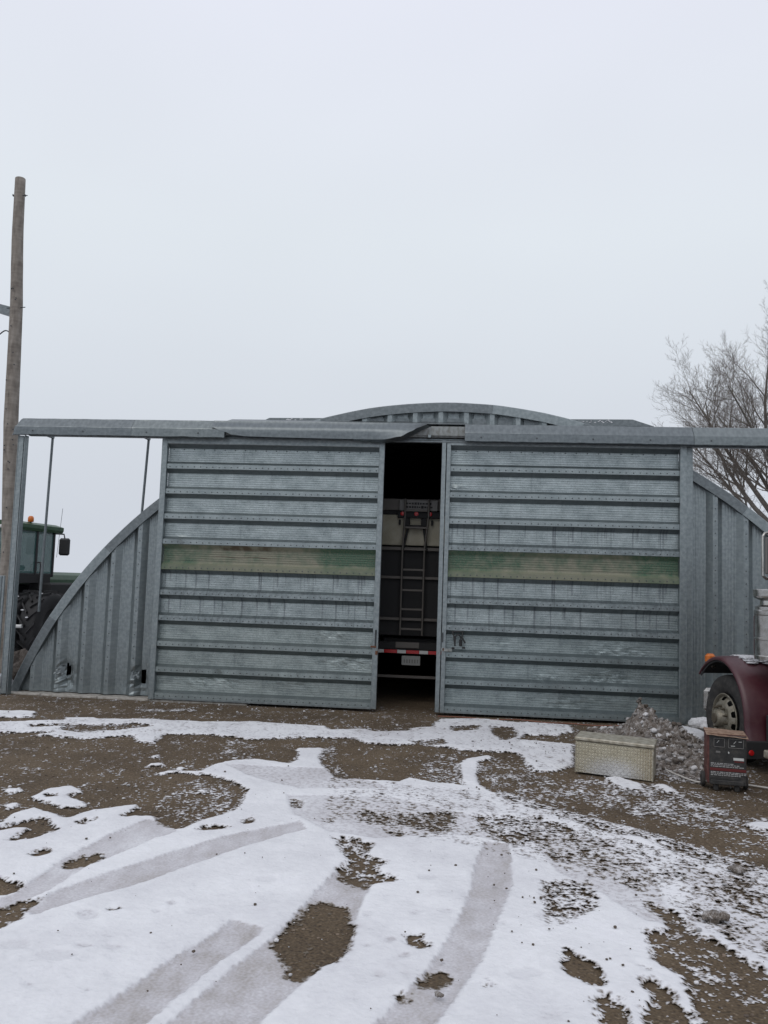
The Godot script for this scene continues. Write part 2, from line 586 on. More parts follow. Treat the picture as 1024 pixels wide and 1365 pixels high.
func make_yard() -> void:
	cover = Image.create(1024, 768, false, Image.FORMAT_L8)
	track = Image.create(1024, 768, false, Image.FORMAT_L8)
	cover.fill(Color(0.115, 0.115, 0.115))
	track.fill(Color.BLACK)
	paint_snow()
	var soft := cover.duplicate() as Image
	soft.resize(270, 203, Image.INTERPOLATE_LANCZOS)
	soft.resize(TW, TH, Image.INTERPOLATE_CUBIC)
	track.resize(700, 525, Image.INTERPOLATE_BILINEAR)
	track.resize(TW, TH, Image.INTERPOLATE_CUBIC)
	var cb := soft.get_data()
	var tb := track.get_data()
	var n1 := drawn_out(301, 0.022)
	var n2 := bytes_of(fbm(0.11, 3, 302), TW, TH, false)
	var n3 := bytes_of(fbm(0.006, 4, 303), TW, TH, false)
	var n4 := bytes_of(fbm(0.32, 1, 304), TW, TH, false)
	var ground_lut := lut([Color(0.036, 0.024, 0.013), Color(0.072, 0.050, 0.029), Color(0.104, 0.074, 0.044), Color(0.136, 0.101, 0.064), Color(0.25, 0.20, 0.145)])
	var snow_lut := lut([Color(0.13, 0.105, 0.082), Color(0.37, 0.35, 0.345), Color(0.50, 0.49, 0.515), Color(0.66, 0.665, 0.695), Color(0.75, 0.76, 0.785)])
	var ga := PackedByteArray()
	var sa := PackedByteArray()
	var sh := PackedByteArray()
	var gh := PackedByteArray()
	ga.resize(TW * TH * 3)
	sa.resize(TW * TH * 4)
	sh.resize(TW * TH)
	gh.resize(TW * TH)
	amap = PackedByteArray()
	amap.resize(TW * TH)
	for i in TW * TH:
		var a := n1[i]
		var b := n2[i]
		var d := n4[i]
		var e := n3[i]
		# gravel: slow tone, grit, single pale stones
		var g := -14 + ((e * 110 + a * 70 + b * 76) >> 8) + ((d - 128) >> 1)
		if d > 205 and b > 120:
			g += 70
		elif d < 48:
			g -= 30
		g = clampi(g, 0, 255)
		ga[i * 3] = ground_lut[g * 3]
		ga[i * 3 + 1] = ground_lut[g * 3 + 1]
		ga[i * 3 + 2] = ground_lut[g * 3 + 2]
		gh[i] = clampi((d + b) >> 1, 0, 255)
		# snow
		var t := tb[i]
		var cv := cb[i]
		var amp := 256 if cv < 195 else 256 - mini((cv - 195) * 4, 176)
		var m := cv + ((((a - 128) * 260 + (b - 128) * 290 + (d - 128) * 110) >> 8) * amp >> 8) - 128
		var al := clampi(128 + (m + 24) * 3, 0, 255)
		amap[i] = al
		var s := 224 + ((a - 128) >> 2) + ((b - 128) >> 3)
		if t > 90 and t < 170 and b < 112:
			s -= 34
		s -= (t * (116 + ((a - 128) * 3 >> 2) + ((b - 128) >> 2) + ((e - 128) >> 2) + ((d - 128) >> 2))) >> 8
		s += ((e - 128) * 3) >> 3
		if m < 62:
			s -= ((62 - m) * 9) >> 2
		if m < 60 and d < 84 and cb[i] < 205:
			s -= 90
		if a < 60 and e < 110:
			s -= (60 - a)
		if t > 120 and d < 84 and b < 92:
			s -= 50
		s = clampi(s, 0, 255)
		sa[i * 4] = snow_lut[s * 3]
		sa[i * 4 + 1] = snow_lut[s * 3 + 1]
		sa[i * 4 + 2] = snow_lut[s * 3 + 2]
		sa[i * 4 + 3] = al
		sh[i] = clampi(mini(maxi(m + 30, 0), 110) + ((a * 60 + b * (46 - (t >> 3)) + d * 20) >> 8) - (t >> 2), 0, 255)
	tmap = tb
	var gm := StandardMaterial3D.new()
	gm.albedo_texture = texture(Image.create_from_data(TW, TH, false, Image.FORMAT_RGB8, ga))
	gm.roughness = 0.95
	relief(gm, texture(Image.create_from_data(TW, TH, false, Image.FORMAT_L8, gh)), 1.4)
	M.gravel = gm
	var sm := StandardMaterial3D.new()
	sm.albedo_texture = texture(Image.create_from_data(TW, TH, false, Image.FORMAT_RGBA8, sa))
	sm.transparency = BaseMaterial3D.TRANSPARENCY_ALPHA_SCISSOR
	sm.alpha_scissor_threshold = 0.5
	sm.roughness = 0.85
	sm.cull_mode = BaseMaterial3D.CULL_DISABLED
	relief(sm, texture(Image.create_from_data(TW, TH, false, Image.FORMAT_L8, sh)), 2.6)
	# the ground, one sheet out to the horizon
	var xs := axis_steps(GX, GX + GW, 0.05, 600.0)
	var zs := axis_steps(GZ, GZ + GH, 0.05, 600.0)
	var ys := PackedFloat32Array()
	ys.resize(xs.size() * zs.size())
	for j in zs.size():
		for i in xs.size():
			ys[j * xs.size() + i] = rise(xs[i], zs[j])
	var g := put(field(xs, zs, ys, PackedByteArray()), "ground", gm)
	g.set_meta("kind", "structure")
	g.set_meta("label", "brown gravel yard ground in front of the shed")
	# the snow lying on it
	xs = axis_steps(GX, GX + GW, 0.025, 0.0)
	zs = axis_steps(GZ, GZ + GH, 0.025, 0.0)
	var nx := xs.size()
	ys = PackedFloat32Array()
	ys.resize(nx * zs.size())
	var keep := PackedByteArray()
	keep.resize(nx * zs.size())
	for j in zs.size():
		var py := clampi(int((zs[j] - GZ) / GH * TH), 0, TH - 1)
		for i in nx:
			var px := clampi(int((xs[i] - GX) / GW * TW), 0, TW - 1)
			var q := py * TW + px
			var th := clampf((cb[q] - 90.0) / 150.0, 0.0, 1.0)
			ys[j * nx + i] = rise(xs[i], zs[j]) + 0.004 + th * (0.020 - 0.015 * tb[q] / 255.0) + th * (0.004 * noise_b.get_noise_2d(xs[i] * 7.0, zs[j] * 7.0) + 0.008 * noise_b.get_noise_2d(xs[i] * 2.3 + 9.0, zs[j] * 2.3))
			var any := 0
			for w in [-7, 0, 7]:
				for u in [-7, 0, 7]:
					any = maxi(any, amap[clampi(py + w, 0, TH - 1) * TW + clampi(px + u, 0, TW - 1)])
			keep[j * nx + i] = 1 if cb[q] > 60 or any > 110 else 0
	var s := put(field(xs, zs, ys, keep), "snow", sm)
	stuff(s)
	s.set_meta("label", "patchy trodden snow with tyre tracks over the gravel yard")
	# snow on the fields beyond the yard
	var fm := StandardMaterial3D.new()
	var fd := bytes_of(fbm(0.02, 5, 311), 512, 512)
	var fo := PackedByteArray()
	fo.resize(512 * 512 * 4)
	for i in 512 * 512:
		fo[i * 4] = 208
		fo[i * 4 + 1] = 209
		fo[i * 4 + 2] = 214
		fo[i * 4 + 3] = clampi(fd[i] * 3 - 190, 0, 255)
	fm.albedo_texture = texture(Image.create_from_data(512, 512, false, Image.FORMAT_RGBA8, fo))
	fm.transparency = BaseMaterial3D.TRANSPARENCY_ALPHA_SCISSOR
	fm.alpha_scissor_threshold = 0.5
	fm.roughness = 0.9
	begin()
	for r in [[-600.0, -600.0, 600.0, -16.5], [-600.0, -16.5, -8.2, 600.0], [7.2, -16.5, 600.0, 600.0], [-8.2, 10.7, 7.2, 600.0]]:
		var c := [Vector3(r[0], 0.012, r[1]), Vector3(r[2], 0.012, r[1]), Vector3(r[2], 0.012, r[3]), Vector3(r[0], 0.012, r[3])]
		for k in [0, 1, 2, 0, 2, 3]:
			st.set_uv(Vector2(c[k].x, c[k].z) / 7.0)
			st.add_vertex(c[k])
	var f := done("field_snow", fm)
	stuff(f)
	f.set_meta("label", "snow cover on the open fields around the yard")
	scatter()

func cover_at(x: float, z: float) -> int:
	return amap[clampi(int((z - GZ) / GH * TH), 0, TH - 1) * TW + clampi(int((x - GX) / GW * TW), 0, TW - 1)]

func scatter() -> void:
	# loose stones on the bare gravel, crumbs of dirty snow along the broken edges
	begin()
	lump(Vector3.ZERO, Vector3(0.5, 0.35, 0.45), 3.0, 0.5, 4, true)
	st.generate_normals()
	var stone := st.commit()
	for kind in 3:
		var xf: Array[Transform3D] = []
		var tint: Array[Color] = []
		var tries := 0
		var most: int = [9000, 2600, 420][kind]
		while xf.size() < most and tries < 60000:
			tries += 1
			var z := 9.9 - pow(rng.randf(), 0.7) * 9.6
			var x := rng.randf_range(-6.5, 5.0) * (1.0 if z < 6.0 else 0.6)
			var a := cover_at(x, z)
			var size: float
			var c: Color
			if kind == 0:
				if a > 110:
					continue
				size = 0.006 + 0.022 * pow(rng.randf(), 3.5)
				var k := rng.randf_range(0.5, 1.5)
				c = Color(0.13 * k, 0.10 * k, 0.075 * k)
			elif kind == 1:
				if a < 60 or a > 235:
					continue
				size = 0.008 + 0.03 * pow(rng.randf(), 4.0)
				var k := rng.randf_range(0.5, 1.0)
				c = Color(0.64 * k, 0.635 * k, 0.65 * k)
			else:
				if a < 200 or (x < 0.2 and rng.randf() < 0.75):
					continue
				size = 0.006 + 0.02 * pow(rng.randf(), 3.0)
				c = Color(0.09, 0.07, 0.055)
			var b := Basis.from_euler(Vector3(rng.randf_range(-0.5, 0.5), rng.randf() * TAU, rng.randf_range(-0.5, 0.5))).scaled(Vector3(size, size * rng.randf_range(0.5, 1.0), size))
			var y := rise(x, z) + size * 0.12
			if kind > 0:
				y += 0.006 + 0.022 * clampf((a - 120) / 135.0, 0.0, 1.0)
			xf.append(Transform3D(b, Vector3(x, y, z)))
			tint.append(c)
		var mm := MultiMesh.new()
		mm.transform_format = MultiMesh.TRANSFORM_3D
		mm.use_colors = true
		mm.mesh = stone
		mm.instance_count = xf.size()
		for i in xf.size():
			mm.set_instance_transform(i, xf[i])
			mm.set_instance_color(i, tint[i])
		var o := MultiMeshInstance3D.new()
		o.multimesh = mm
		var m := mat(Color.WHITE, 0.95)
		m.vertex_color_use_as_albedo = true
		o.material_override = m
		o.name = ["loose_gravel", "snow_crumbs", "dirt_crumbs"][kind]
		stuff(o)
		o.set_meta("label", ["small loose stones strewn on the bare gravel", "crumbs of snow along the broken snow edges", "dark dirt crumbs lying on the snow"][kind])
		add_child(o, true)

func paint_snow() -> void:
	paint(cover, 0.97, [-3.57,6.80,-3.62,6.53,-3.55,6.31,-3.37,6.41,-3.15,6.54,-3.06,6.29,-2.73,6.03,-2.70,6.17,-2.75,6.41,-2.48,6.33,-2.38,6.52,-2.16,6.64,-2.06,6.35,-1.95,6.12,-1.95,5.85,-1.96,5.32,-2.18,5.07,-2.43,4.87,-2.62,4.82,-2.86,4.84,-3.03,4.95,-2.93,4.76,-2.62,4.75,-2.57,4.38,-2.43,4.16,-2.22,4.03,-1.76,3.99,-1.84,3.47,-1.90,3.31,-1.58,3.22,-1.54,3.56,-1.53,3.85,-1.35,4.19,-1.23,4.44,-1.07,4.74,-1.05,4.64,-0.82,4.68,-0.59,4.69,-0.49,4.47,-0.21,4.63,0.09,4.68,0.03,4.31,-0.01,3.70,0.14,3.34,0.36,3.15,0.44,3.26,0.26,3.71,0.21,4.26,0.27,4.73,0.41,5.00,0.57,5.29,0.76,5.40,0.90,5.66,1.10,5.85,1.22,5.89,1.52,5.93,1.75,6.22,1.88,6.56,2.06,6.61,2.36,7.02,1.43,9.72,-1.87,10.21,-3.97,7.12])
	paint(cover, 0.86, [-6.50,2.80,-5.98,2.64,-5.50,2.38,-5.00,2.10,-4.22,1.93,-3.51,1.84,-2.81,1.69,-2.16,1.74,-1.42,1.83,-0.72,1.62,-0.37,1.34,-0.28,0.66,0.33,0.40,0.88,0.64,1.64,0.61,1.63,1.18,1.32,1.56,0.91,1.62,0.79,1.98,1.50,2.15,1.33,3.44,1.07,3.81,0.84,3.86,0.78,3.38,0.73,2.92,0.37,2.93,0.10,2.91,-0.46,2.68,-1.00,2.92,-1.33,2.52,-1.99,2.60,-2.50,2.90,-3.22,2.74,-3.67,2.86,-3.59,3.44,-3.82,3.41,-4.00,3.06,-4.49,3.40,-4.91,3.32,-5.16,3.39,-4.99,3.08,-5.59,3.31,-6.03,3.54])
	paint(cover, 0.90, [-7.06,1.94,-6.46,1.82,-5.95,1.73,-5.76,2.20,-6.16,2.33,-6.67,2.55])
	paint(cover, 0.45, [-4.77,1.06,-3.96,0.79,-3.85,1.06,-4.67,1.32])
	paint(cover, 0.90, [-5.38,2.09,-4.93,2.01,-4.90,2.13,-5.30,2.25])
	paint(cover, 0.30, [-5.12,2.51,-4.44,2.42,-4.22,2.70,-4.66,3.04,-5.01,2.93])
	paint(cover, 0.35, [-5.52,2.74,-5.17,2.52,-5.09,2.67,-5.44,2.89])
	paint(cover, 0.30, [-4.71,2.73,-4.30,2.26,-3.99,2.40,-4.36,2.85])
	paint(cover, 0.95, [-3.23,4.59,-3.18,4.46,-3.06,4.47,-3.08,4.58,-3.20,4.62])
	paint(cover, 0.90, [-3.35,4.20,-3.34,4.03,-3.29,4.06,-3.26,4.25])
	paint(cover, 0.90, [-2.90,4.72,-2.91,4.54,-2.82,4.59,-2.81,4.76])
	paint(cover, 0.95, [-4.12,5.79,-3.96,5.75,-3.90,5.85,-4.00,5.93])
	paint(cover, 0.92, [-3.82,6.32,-3.78,6.16,-3.70,6.27,-3.71,6.44])
	paint(cover, 0.97, [-3.74,6.05,-3.74,5.73,-3.59,5.55,-3.39,5.73,-3.43,5.93,-3.18,6.08,-3.16,6.22,-3.33,6.28,-3.48,6.15])
	paint(cover, 0.25, [-3.66,5.90,-3.58,5.86,-3.52,5.98,-3.60,6.00])
	paint(cover, 0.30, [-2.83,5.46,-2.37,4.92,-1.96,5.32,-1.94,5.87,-2.13,6.13,-2.23,6.45,-2.41,6.38])
	paint(cover, 0.85, [-2.42,5.45,-2.33,5.40,-2.29,5.51,-2.37,5.58])
	paint(cover, 0.34, [-2.35,6.25,-2.04,5.82,-1.99,5.55,-1.96,5.32,-1.87,5.98,-2.04,6.34,-2.17,6.60])
	paint(cover, 0.09, [-1.56,3.35,-1.41,2.94,-1.15,2.77,-0.82,2.88,-0.45,2.96,0.01,2.93,0.37,2.93,0.38,3.10,0.10,3.35,0.01,3.77,0.05,4.47,0.01,4.67,-0.21,4.60,-0.49,4.40,-0.63,4.63,-0.83,4.55,-1.08,4.41,-1.22,4.26,-1.47,4.07])
	paint(cover, 0.36, [-0.33,3.24,0.01,3.11,0.03,3.77,0.06,4.47,0.00,4.67,-0.23,4.60,-0.38,4.24])
	paint(cover, 0.40, [-1.51,3.96,-1.23,4.19,-1.05,4.60,-1.10,4.93,-1.31,4.46])
	paint(cover, 0.36, [-1.57,3.35,-1.46,2.95,-1.35,3.88,-1.48,3.99])
	paint(cover, 0.08, [-2.53,2.96,-2.27,3.08,-1.90,3.31,-1.79,3.84,-1.81,4.15,-2.18,4.02,-2.37,3.78])
	paint(cover, 0.30, [-2.85,3.00,-2.49,2.94,-2.18,4.02,-2.45,4.09,-2.73,3.87])
	paint(cover, 0.30, [0.24,3.52,0.44,3.26,0.70,3.27,0.83,3.94,1.23,4.19,1.09,4.90,0.85,5.22,0.59,5.01,0.35,4.72,0.26,4.25])
	paint(cover, 0.25, [-1.96,2.65,-1.54,2.63,-1.71,2.83])
	paint(cover, 0.42, [-0.61,2.52,-0.19,2.25,-0.13,2.59,-0.45,2.82])
	paint(cover, 0.32, [-1.33,1.74,-0.67,1.49,-0.66,1.72,-1.10,1.91])
	paint(cover, 0.20, [-1.78,1.75,-1.38,1.51,-1.28,1.79,-1.70,2.02])
	paint(cover, 0.15, [0.46,1.09,0.77,1.07,0.81,1.70,0.61,2.14,0.49,1.68])
	paint(cover, 0.30, [-0.11,1.26,0.32,1.01,0.27,1.45,-0.05,1.66])
	paint(cover, 0.60, [0.38,4.77,0.59,4.95,0.94,5.31,1.27,5.58,1.58,5.61,1.81,5.95,2.13,6.39,2.45,6.78,2.27,7.24,2.00,6.78,1.69,6.44,1.48,6.10,1.19,6.04,0.88,5.82,0.55,5.49,0.33,5.18])
	paint(cover, 0.36, [0.63,4.33,1.24,4.12,2.03,4.16,2.46,4.37,3.16,4.92,2.46,7.00,2.30,6.68,2.11,6.43,1.80,5.99,1.57,5.68,1.20,5.57,0.91,5.26,0.59,4.90])
	paint(cover, 0.14, [0.98,4.92,1.33,5.20,1.62,5.41,1.90,5.61,2.25,5.71,2.78,5.91,2.48,6.69,2.03,6.44,1.78,6.08,1.54,5.82,1.21,5.55])
	paint(cover, 0.12, [2.46,4.37,3.33,4.47,3.01,5.32,2.65,5.23,2.50,4.85])
	paint(cover, 0.45, [1.56,3.97,1.95,4.11,2.18,4.29,2.45,5.00,2.61,5.38,2.45,5.49,2.03,5.42,1.60,5.36,1.52,4.74])
	paint(cover, 0.90, [1.56,3.97,1.72,3.93,1.93,4.22,1.86,4.45,1.67,4.41])
	paint(cover, 0.85, [2.03,4.16,2.18,4.16,2.22,4.46,2.08,4.52])
	paint(cover, 0.97, [2.51,5.50,2.65,5.42,2.83,5.45,2.73,5.72,2.53,5.63])
	paint(cover, 0.40, [2.34,2.77,3.00,2.60,2.60,4.03,2.15,3.97])
	paint(cover, 0.82, [-1.28,4.66,0.23,4.89,0.99,5.73,1.68,6.48,2.08,6.95,1.58,7.62,1.27,7.36,0.82,7.01,0.19,6.63,-0.51,6.44,-1.13,5.99])
	paint(cover, 0.76, [0.61,5.60,1.20,6.00,1.70,6.42,1.92,6.80,1.46,6.97,0.98,6.65])
	paint(cover, 0.46, [-0.51,5.83,0.00,5.74,-0.04,6.19,-0.13,6.36,-0.48,6.14])
	paint(cover, 0.42, [-0.57,6.43,-0.39,6.35,-0.40,6.51])
	paint(cover, 0.54, [0.15,5.78,0.48,5.71,0.85,5.79,0.99,5.98,0.95,6.48,0.97,6.79,0.76,6.61,0.54,6.53,0.32,6.42,0.21,6.14])
	paint(cover, 0.56, [-0.86,5.81,-0.57,5.79,-0.53,6.19,-0.79,6.14])
	paint(cover, 0.50, [-1.48,5.56,-1.38,5.57,-1.34,5.86,-1.44,5.81])
	paint(cover, 0.52, [-1.14,6.15,-1.01,6.08,-1.02,6.25])
	paint(cover, 0.40, [-0.93,6.64,-0.79,6.61,-0.61,6.72,-0.63,6.98,-0.46,7.11,-0.55,7.25,-0.46,7.34,-0.34,7.42,-0.53,7.55,-0.58,7.66,-0.74,7.54,-0.80,7.33,-0.75,7.13,-0.87,6.85])
	paint(cover, 0.62, [0.60,7.24,0.96,7.17,0.92,7.68,0.69,8.01,0.54,8.04])
	paint(cover, 0.40, [0.68,7.79,0.74,7.78,0.72,7.93,0.67,7.92])
	paint(cover, 0.76, [1.13,6.79,2.03,6.62,2.34,7.05,1.81,8.44,1.71,8.33,1.50,7.98,1.34,7.48,1.14,7.25])
	paint(cover, 0.58, [1.75,6.83,2.30,7.17,2.05,7.83,1.79,7.52,1.69,7.14])
	paint(cover, 0.66, [0.51,6.18,1.19,6.04,1.40,6.74,1.04,6.97,0.64,6.72])
	paint(cover, 0.03, [-0.98,8.54,-0.95,8.40,-0.90,8.05,-0.85,7.89,-0.64,7.97,-0.61,8.19,-0.57,8.30,-0.57,8.54,-0.61,8.72,-0.67,8.73,-0.73,8.93,-0.83,8.90,-0.85,8.79])
	paint(cover, 0.03, [-0.27,8.35,-0.22,8.25,-0.18,8.26,-0.18,8.36,-0.13,8.42,-0.18,8.47,-0.25,8.42])
	paint(cover, 0.05, [-0.16,8.87,-0.09,8.72,-0.03,8.74,0.01,8.80,-0.08,8.91,-0.15,8.92])
	paint(cover, 0.05, [-0.28,9.01,-0.25,8.99,-0.17,9.03,-0.22,9.06])
	paint(cover, 0.03, [0.16,8.82,0.18,8.80,0.20,8.83,0.17,8.87])
	paint(cover, 0.12, [-3.51,6.89,-3.48,6.78,-3.32,6.55,-3.16,6.75,-3.07,6.83,-3.13,7.09,-3.29,7.18,-3.27,6.86,-3.41,6.86,-3.46,6.98])
	paint(cover, 0.05, [-2.98,7.41,-2.96,7.29,-2.89,7.28,-2.87,7.37,-2.91,7.46])
	paint(cover, 0.05, [-2.66,7.57,-2.62,7.34,-2.50,7.30,-2.47,7.42,-2.52,7.59,-2.61,7.62])
	paint(cover, 0.25, [-3.03,6.64,-2.92,6.47,-2.91,6.68])
	paint(cover, 0.15, [-2.04,6.60,-1.97,6.48,-1.77,6.52,-1.88,6.58,-2.00,6.63])
	paint(cover, 0.05, [-1.73,6.38,-1.72,6.23,-1.67,6.26,-1.65,6.39])
	paint(cover, 0.05, [-3.09,7.89,-2.93,7.90,-2.73,7.98,-2.71,8.10,-2.78,8.16,-2.89,8.22])
	paint(cover, 0.08, [-2.77,8.42,-2.66,8.35,-2.58,8.22,-2.51,8.17,-2.52,8.35,-2.47,8.44,-2.52,8.61,-2.59,8.70])
	paint(cover, 0.04, [-2.05,8.24,-2.03,8.20,-1.99,8.23,-2.01,8.28])
	paint(cover, 0.10, [-1.28,8.75,-1.26,8.74,-1.26,8.77])
	paint(cover, 0.27, [1.25,7.50,1.36,7.64,1.41,7.76,1.43,7.95,1.48,8.04,1.55,8.13,1.60,8.28,1.66,8.40,1.79,8.49,1.47,9.32,1.12,9.38,1.19,8.75,1.21,8.54,1.15,8.51,1.09,8.41,1.11,8.21,1.13,8.00,1.28,7.97,1.27,7.82,1.23,7.63])
	paint(cover, 0.10, [1.16,8.04,1.27,8.05,1.32,8.26,1.21,8.46,1.13,8.38])
	paint(cover, 0.12, [1.29,8.53,1.41,8.75,1.60,9.00,1.47,9.32,1.15,9.37,1.21,8.85])
	paint(cover, 0.12, [1.47,8.15,1.57,8.31,1.57,8.48,1.43,8.42])
	paint(cover, 0.42, [1.21,8.20,1.41,8.38,1.44,8.59,1.27,8.57])
	paint(cover, 0.08, [0.98,8.63,1.05,8.64,1.09,8.75,1.13,8.79,1.07,8.85,1.14,8.94,1.05,9.39,0.91,9.29,0.90,8.98,0.99,8.84])
	paint(cover, 0.20, [1.00,8.45,1.04,8.50,1.03,8.57])
	paint(cover, 0.05, [0.59,8.49,0.71,8.44,0.76,8.55,0.77,8.69,0.75,8.77,0.69,8.73,0.60,8.64])
	paint(cover, 0.05, [0.68,8.86,0.78,8.82,0.84,8.94,0.79,9.43,0.63,9.45,0.71,8.96])
	paint(cover, 0.40, [0.60,8.34,0.66,8.35,0.68,8.44,0.60,8.47])
	paint(track, 0.80, [-2.50,6.44,-2.63,6.84,-2.72,7.55,-2.71,8.11,-2.81,8.42,-2.69,8.62,-2.64,8.39,-2.53,8.07,-2.48,7.50,-2.33,7.14,-2.17,6.70,-2.30,6.53])
	paint(track, 0.85, [-1.28,6.24,-1.76,6.76,-2.13,7.36,-2.48,8.03,-2.53,8.34,-2.41,8.43,-2.29,8.18,-1.95,7.70,-1.58,6.99,-1.18,6.45])
	paint(track, 1.00, [-1.28,8.27,-1.09,8.34,-1.09,8.45,-1.20,8.80,-1.27,9.08,-1.33,9.38,-1.38,9.65,-1.74,9.71,-1.60,9.33,-1.50,8.96,-1.36,8.54])
	paint(track, 1.00, [-1.03,8.58,-0.97,8.36,-0.89,7.83,-0.80,7.33,-0.54,7.57,-0.56,7.83,-0.58,8.24,-0.54,8.49,-0.67,8.76,-0.73,8.96,-0.83,9.26,-0.91,9.58,-1.29,9.64,-1.21,9.25,-1.12,8.87])
	paint(track, 0.90, [0.24,6.47,0.43,6.47,0.42,6.85,0.39,7.38,0.28,7.97,0.16,8.57,0.03,8.97,-0.12,9.46,-0.41,9.50,-0.25,9.06,-0.16,8.85,-0.07,8.51,0.03,8.08,0.11,7.53,0.16,6.90])
	paint(track, 0.50, [0.57,6.17,1.17,6.15,1.42,6.90,1.33,7.90,1.16,7.87,0.97,7.42,0.72,7.03])
	paint(track, 0.45, [-1.57,5.45,-0.61,5.29,0.21,5.81,0.49,6.48,-0.04,6.30,-0.61,6.61,-0.99,6.50,-1.38,6.04])
	paint(track, 0.35, [1.63,6.69,2.30,7.17,1.85,8.35,1.53,7.81])
	paint(track, 0.30, [-1.72,1.86,0.84,1.23,0.83,2.71,-0.46,2.58])
	paint(track, 0.50, [-2.45,4.39,-1.34,4.29,-0.64,4.95,-1.48,5.20,-2.09,4.82])
	paint(track, 0.45, [-2.06,8.34,-2.06,8.40,-2.09,8.43,-2.15,8.41,-2.19,8.37,-2.20,8.31,-2.16,8.28,-2.10,8.29])
	paint(track, 0.50, [-1.91,8.74,-1.92,8.76,-1.95,8.78,-1.98,8.77,-2.01,8.76,-2.00,8.74,-1.97,8.72,-1.94,8.73])
	paint(track, 0.35, [-1.75,8.71,-1.76,8.74,-1.79,8.76,-1.83,8.75,-1.86,8.73,-1.85,8.70,-1.82,8.69,-1.78,8.69])
	paint(track, 0.40, [-1.73,8.23,-1.73,8.25,-1.74,8.26,-1.76,8.26,-1.78,8.24,-1.78,8.21,-1.77,8.20,-1.74,8.21])
	paint(track, 0.50, [-1.67,8.10,-1.67,8.12,-1.69,8.14,-1.72,8.13,-1.74,8.11,-1.74,8.09,-1.71,8.07,-1.68,8.08])
	paint(track, 0.40, [-1.68,9.03,-1.68,9.04,-1.69,9.05,-1.71,9.05,-1.72,9.04,-1.72,9.02,-1.71,9.01,-1.69,9.01])
	paint(track, 0.40, [-1.99,9.19,-1.99,9.20,-2.01,9.22,-2.04,9.21,-2.05,9.20,-2.05,9.18,-2.03,9.17,-2.01,9.18])
	paint(track, 0.45, [-1.71,9.20,-1.71,9.22,-1.72,9.23,-1.73,9.22,-1.74,9.21,-1.75,9.19,-1.74,9.18,-1.72,9.19])
	paint(track, 0.30, [-1.94,8.86,-1.95,8.92,-2.02,8.95,-2.10,8.94,-2.16,8.90,-2.15,8.85,-2.08,8.82,-1.99,8.82])
	paint(track, 0.30, [-1.16,7.60,-1.17,7.65,-1.22,7.67,-1.28,7.67,-1.31,7.63,-1.30,7.59,-1.25,7.56,-1.19,7.57])
	paint(track, 0.40, [-0.31,8.40,-0.32,8.44,-0.34,8.45,-0.37,8.44,-0.38,8.41,-0.37,8.37,-0.35,8.35,-0.32,8.36])
	paint(track, 0.40, [-0.44,8.49,-0.44,8.51,-0.46,8.52,-0.48,8.51,-0.49,8.49,-0.48,8.47,-0.46,8.46,-0.45,8.47])
	paint(track, 0.45, [-0.22,8.58,-0.23,8.61,-0.25,8.62,-0.27,8.61,-0.28,8.59,-0.27,8.56,-0.25,8.55,-0.23,8.55])
	paint(track, 0.35, [-0.33,8.80,-0.34,8.84,-0.36,8.85,-0.39,8.84,-0.40,8.81,-0.39,8.78,-0.37,8.77,-0.35,8.77])
	paint(track, 0.35, [-0.18,7.97,-0.19,8.00,-0.22,8.02,-0.25,8.02,-0.27,7.98,-0.25,7.95,-0.22,7.93,-0.19,7.93])
	paint(track, 0.35, [-0.47,8.05,-0.48,8.09,-0.50,8.11,-0.53,8.10,-0.55,8.07,-0.54,8.03,-0.51,8.02,-0.49,8.02])
	paint(track, 0.30, [-0.11,7.34,-0.13,7.39,-0.17,7.41,-0.23,7.41,-0.25,7.37,-0.23,7.32,-0.18,7.30,-0.13,7.30])
	paint(track, 0.35, [0.59,7.89,0.57,7.93,0.53,7.95,0.50,7.95,0.48,7.91,0.51,7.85,0.54,7.84,0.58,7.84])
	paint(track, 0.35, [0.72,8.54,0.69,8.58,0.64,8.61,0.59,8.60,0.57,8.57,0.60,8.53,0.65,8.50,0.70,8.51])
	paint(track, 0.30, [0.48,8.67,0.45,8.72,0.37,8.76,0.31,8.74,0.28,8.70,0.31,8.64,0.39,8.61,0.45,8.62])
	paint(track, 0.30, [0.73,7.46,0.70,7.52,0.63,7.56,0.57,7.55,0.55,7.50,0.58,7.44,0.65,7.40,0.71,7.41])
	paint(track, 0.35, [0.01,7.91,-0.01,7.95,-0.04,7.97,-0.07,7.96,-0.09,7.93,-0.07,7.89,-0.04,7.87,-0.01,7.88])
	paint(track, 0.30, [-2.23,8.78,-2.23,8.83,-2.29,8.86,-2.36,8.86,-2.42,8.81,-2.42,8.76,-2.36,8.73,-2.28,8.73])
	paint(track, 0.30, [-1.39,8.17,-1.41,8.21,-1.47,8.25,-1.54,8.24,-1.58,8.20,-1.57,8.15,-1.51,8.12,-1.43,8.13])

# ---------- the shed ----------
const AX := -0.25      # arch centre and radius
const AY := -2.65
const AR := 7.53

func arch_y(x: float, r := AR) -> float:
	return sqrt(maxf(r * r - (x - AX) * (x - AX), 0.0)) + AY

# one wide rib profile: x runs along the pitch, y is how far it stands proud; starts on the proud strip
func rib(pitch: float, deep: float) -> Array:
	var out := [Vector2(0, deep), Vector2(0.07, deep), Vector2(0.155, 0)]
	var flat := pitch - 0.24
	var n := 5
	for i in n:
		var a := 0.155 + flat * (i + 0.6) / n
		out.append(Vector2(a - 0.014, 0))
		out.append(Vector2(a - 0.009, -0.002))
		out.append(Vector2(a, -0.002))
		out.append(Vector2(a + 0.005, 0))
	out.append(Vector2(pitch - 0.085, 0))
	out.append(Vector2(pitch, deep))
	return out

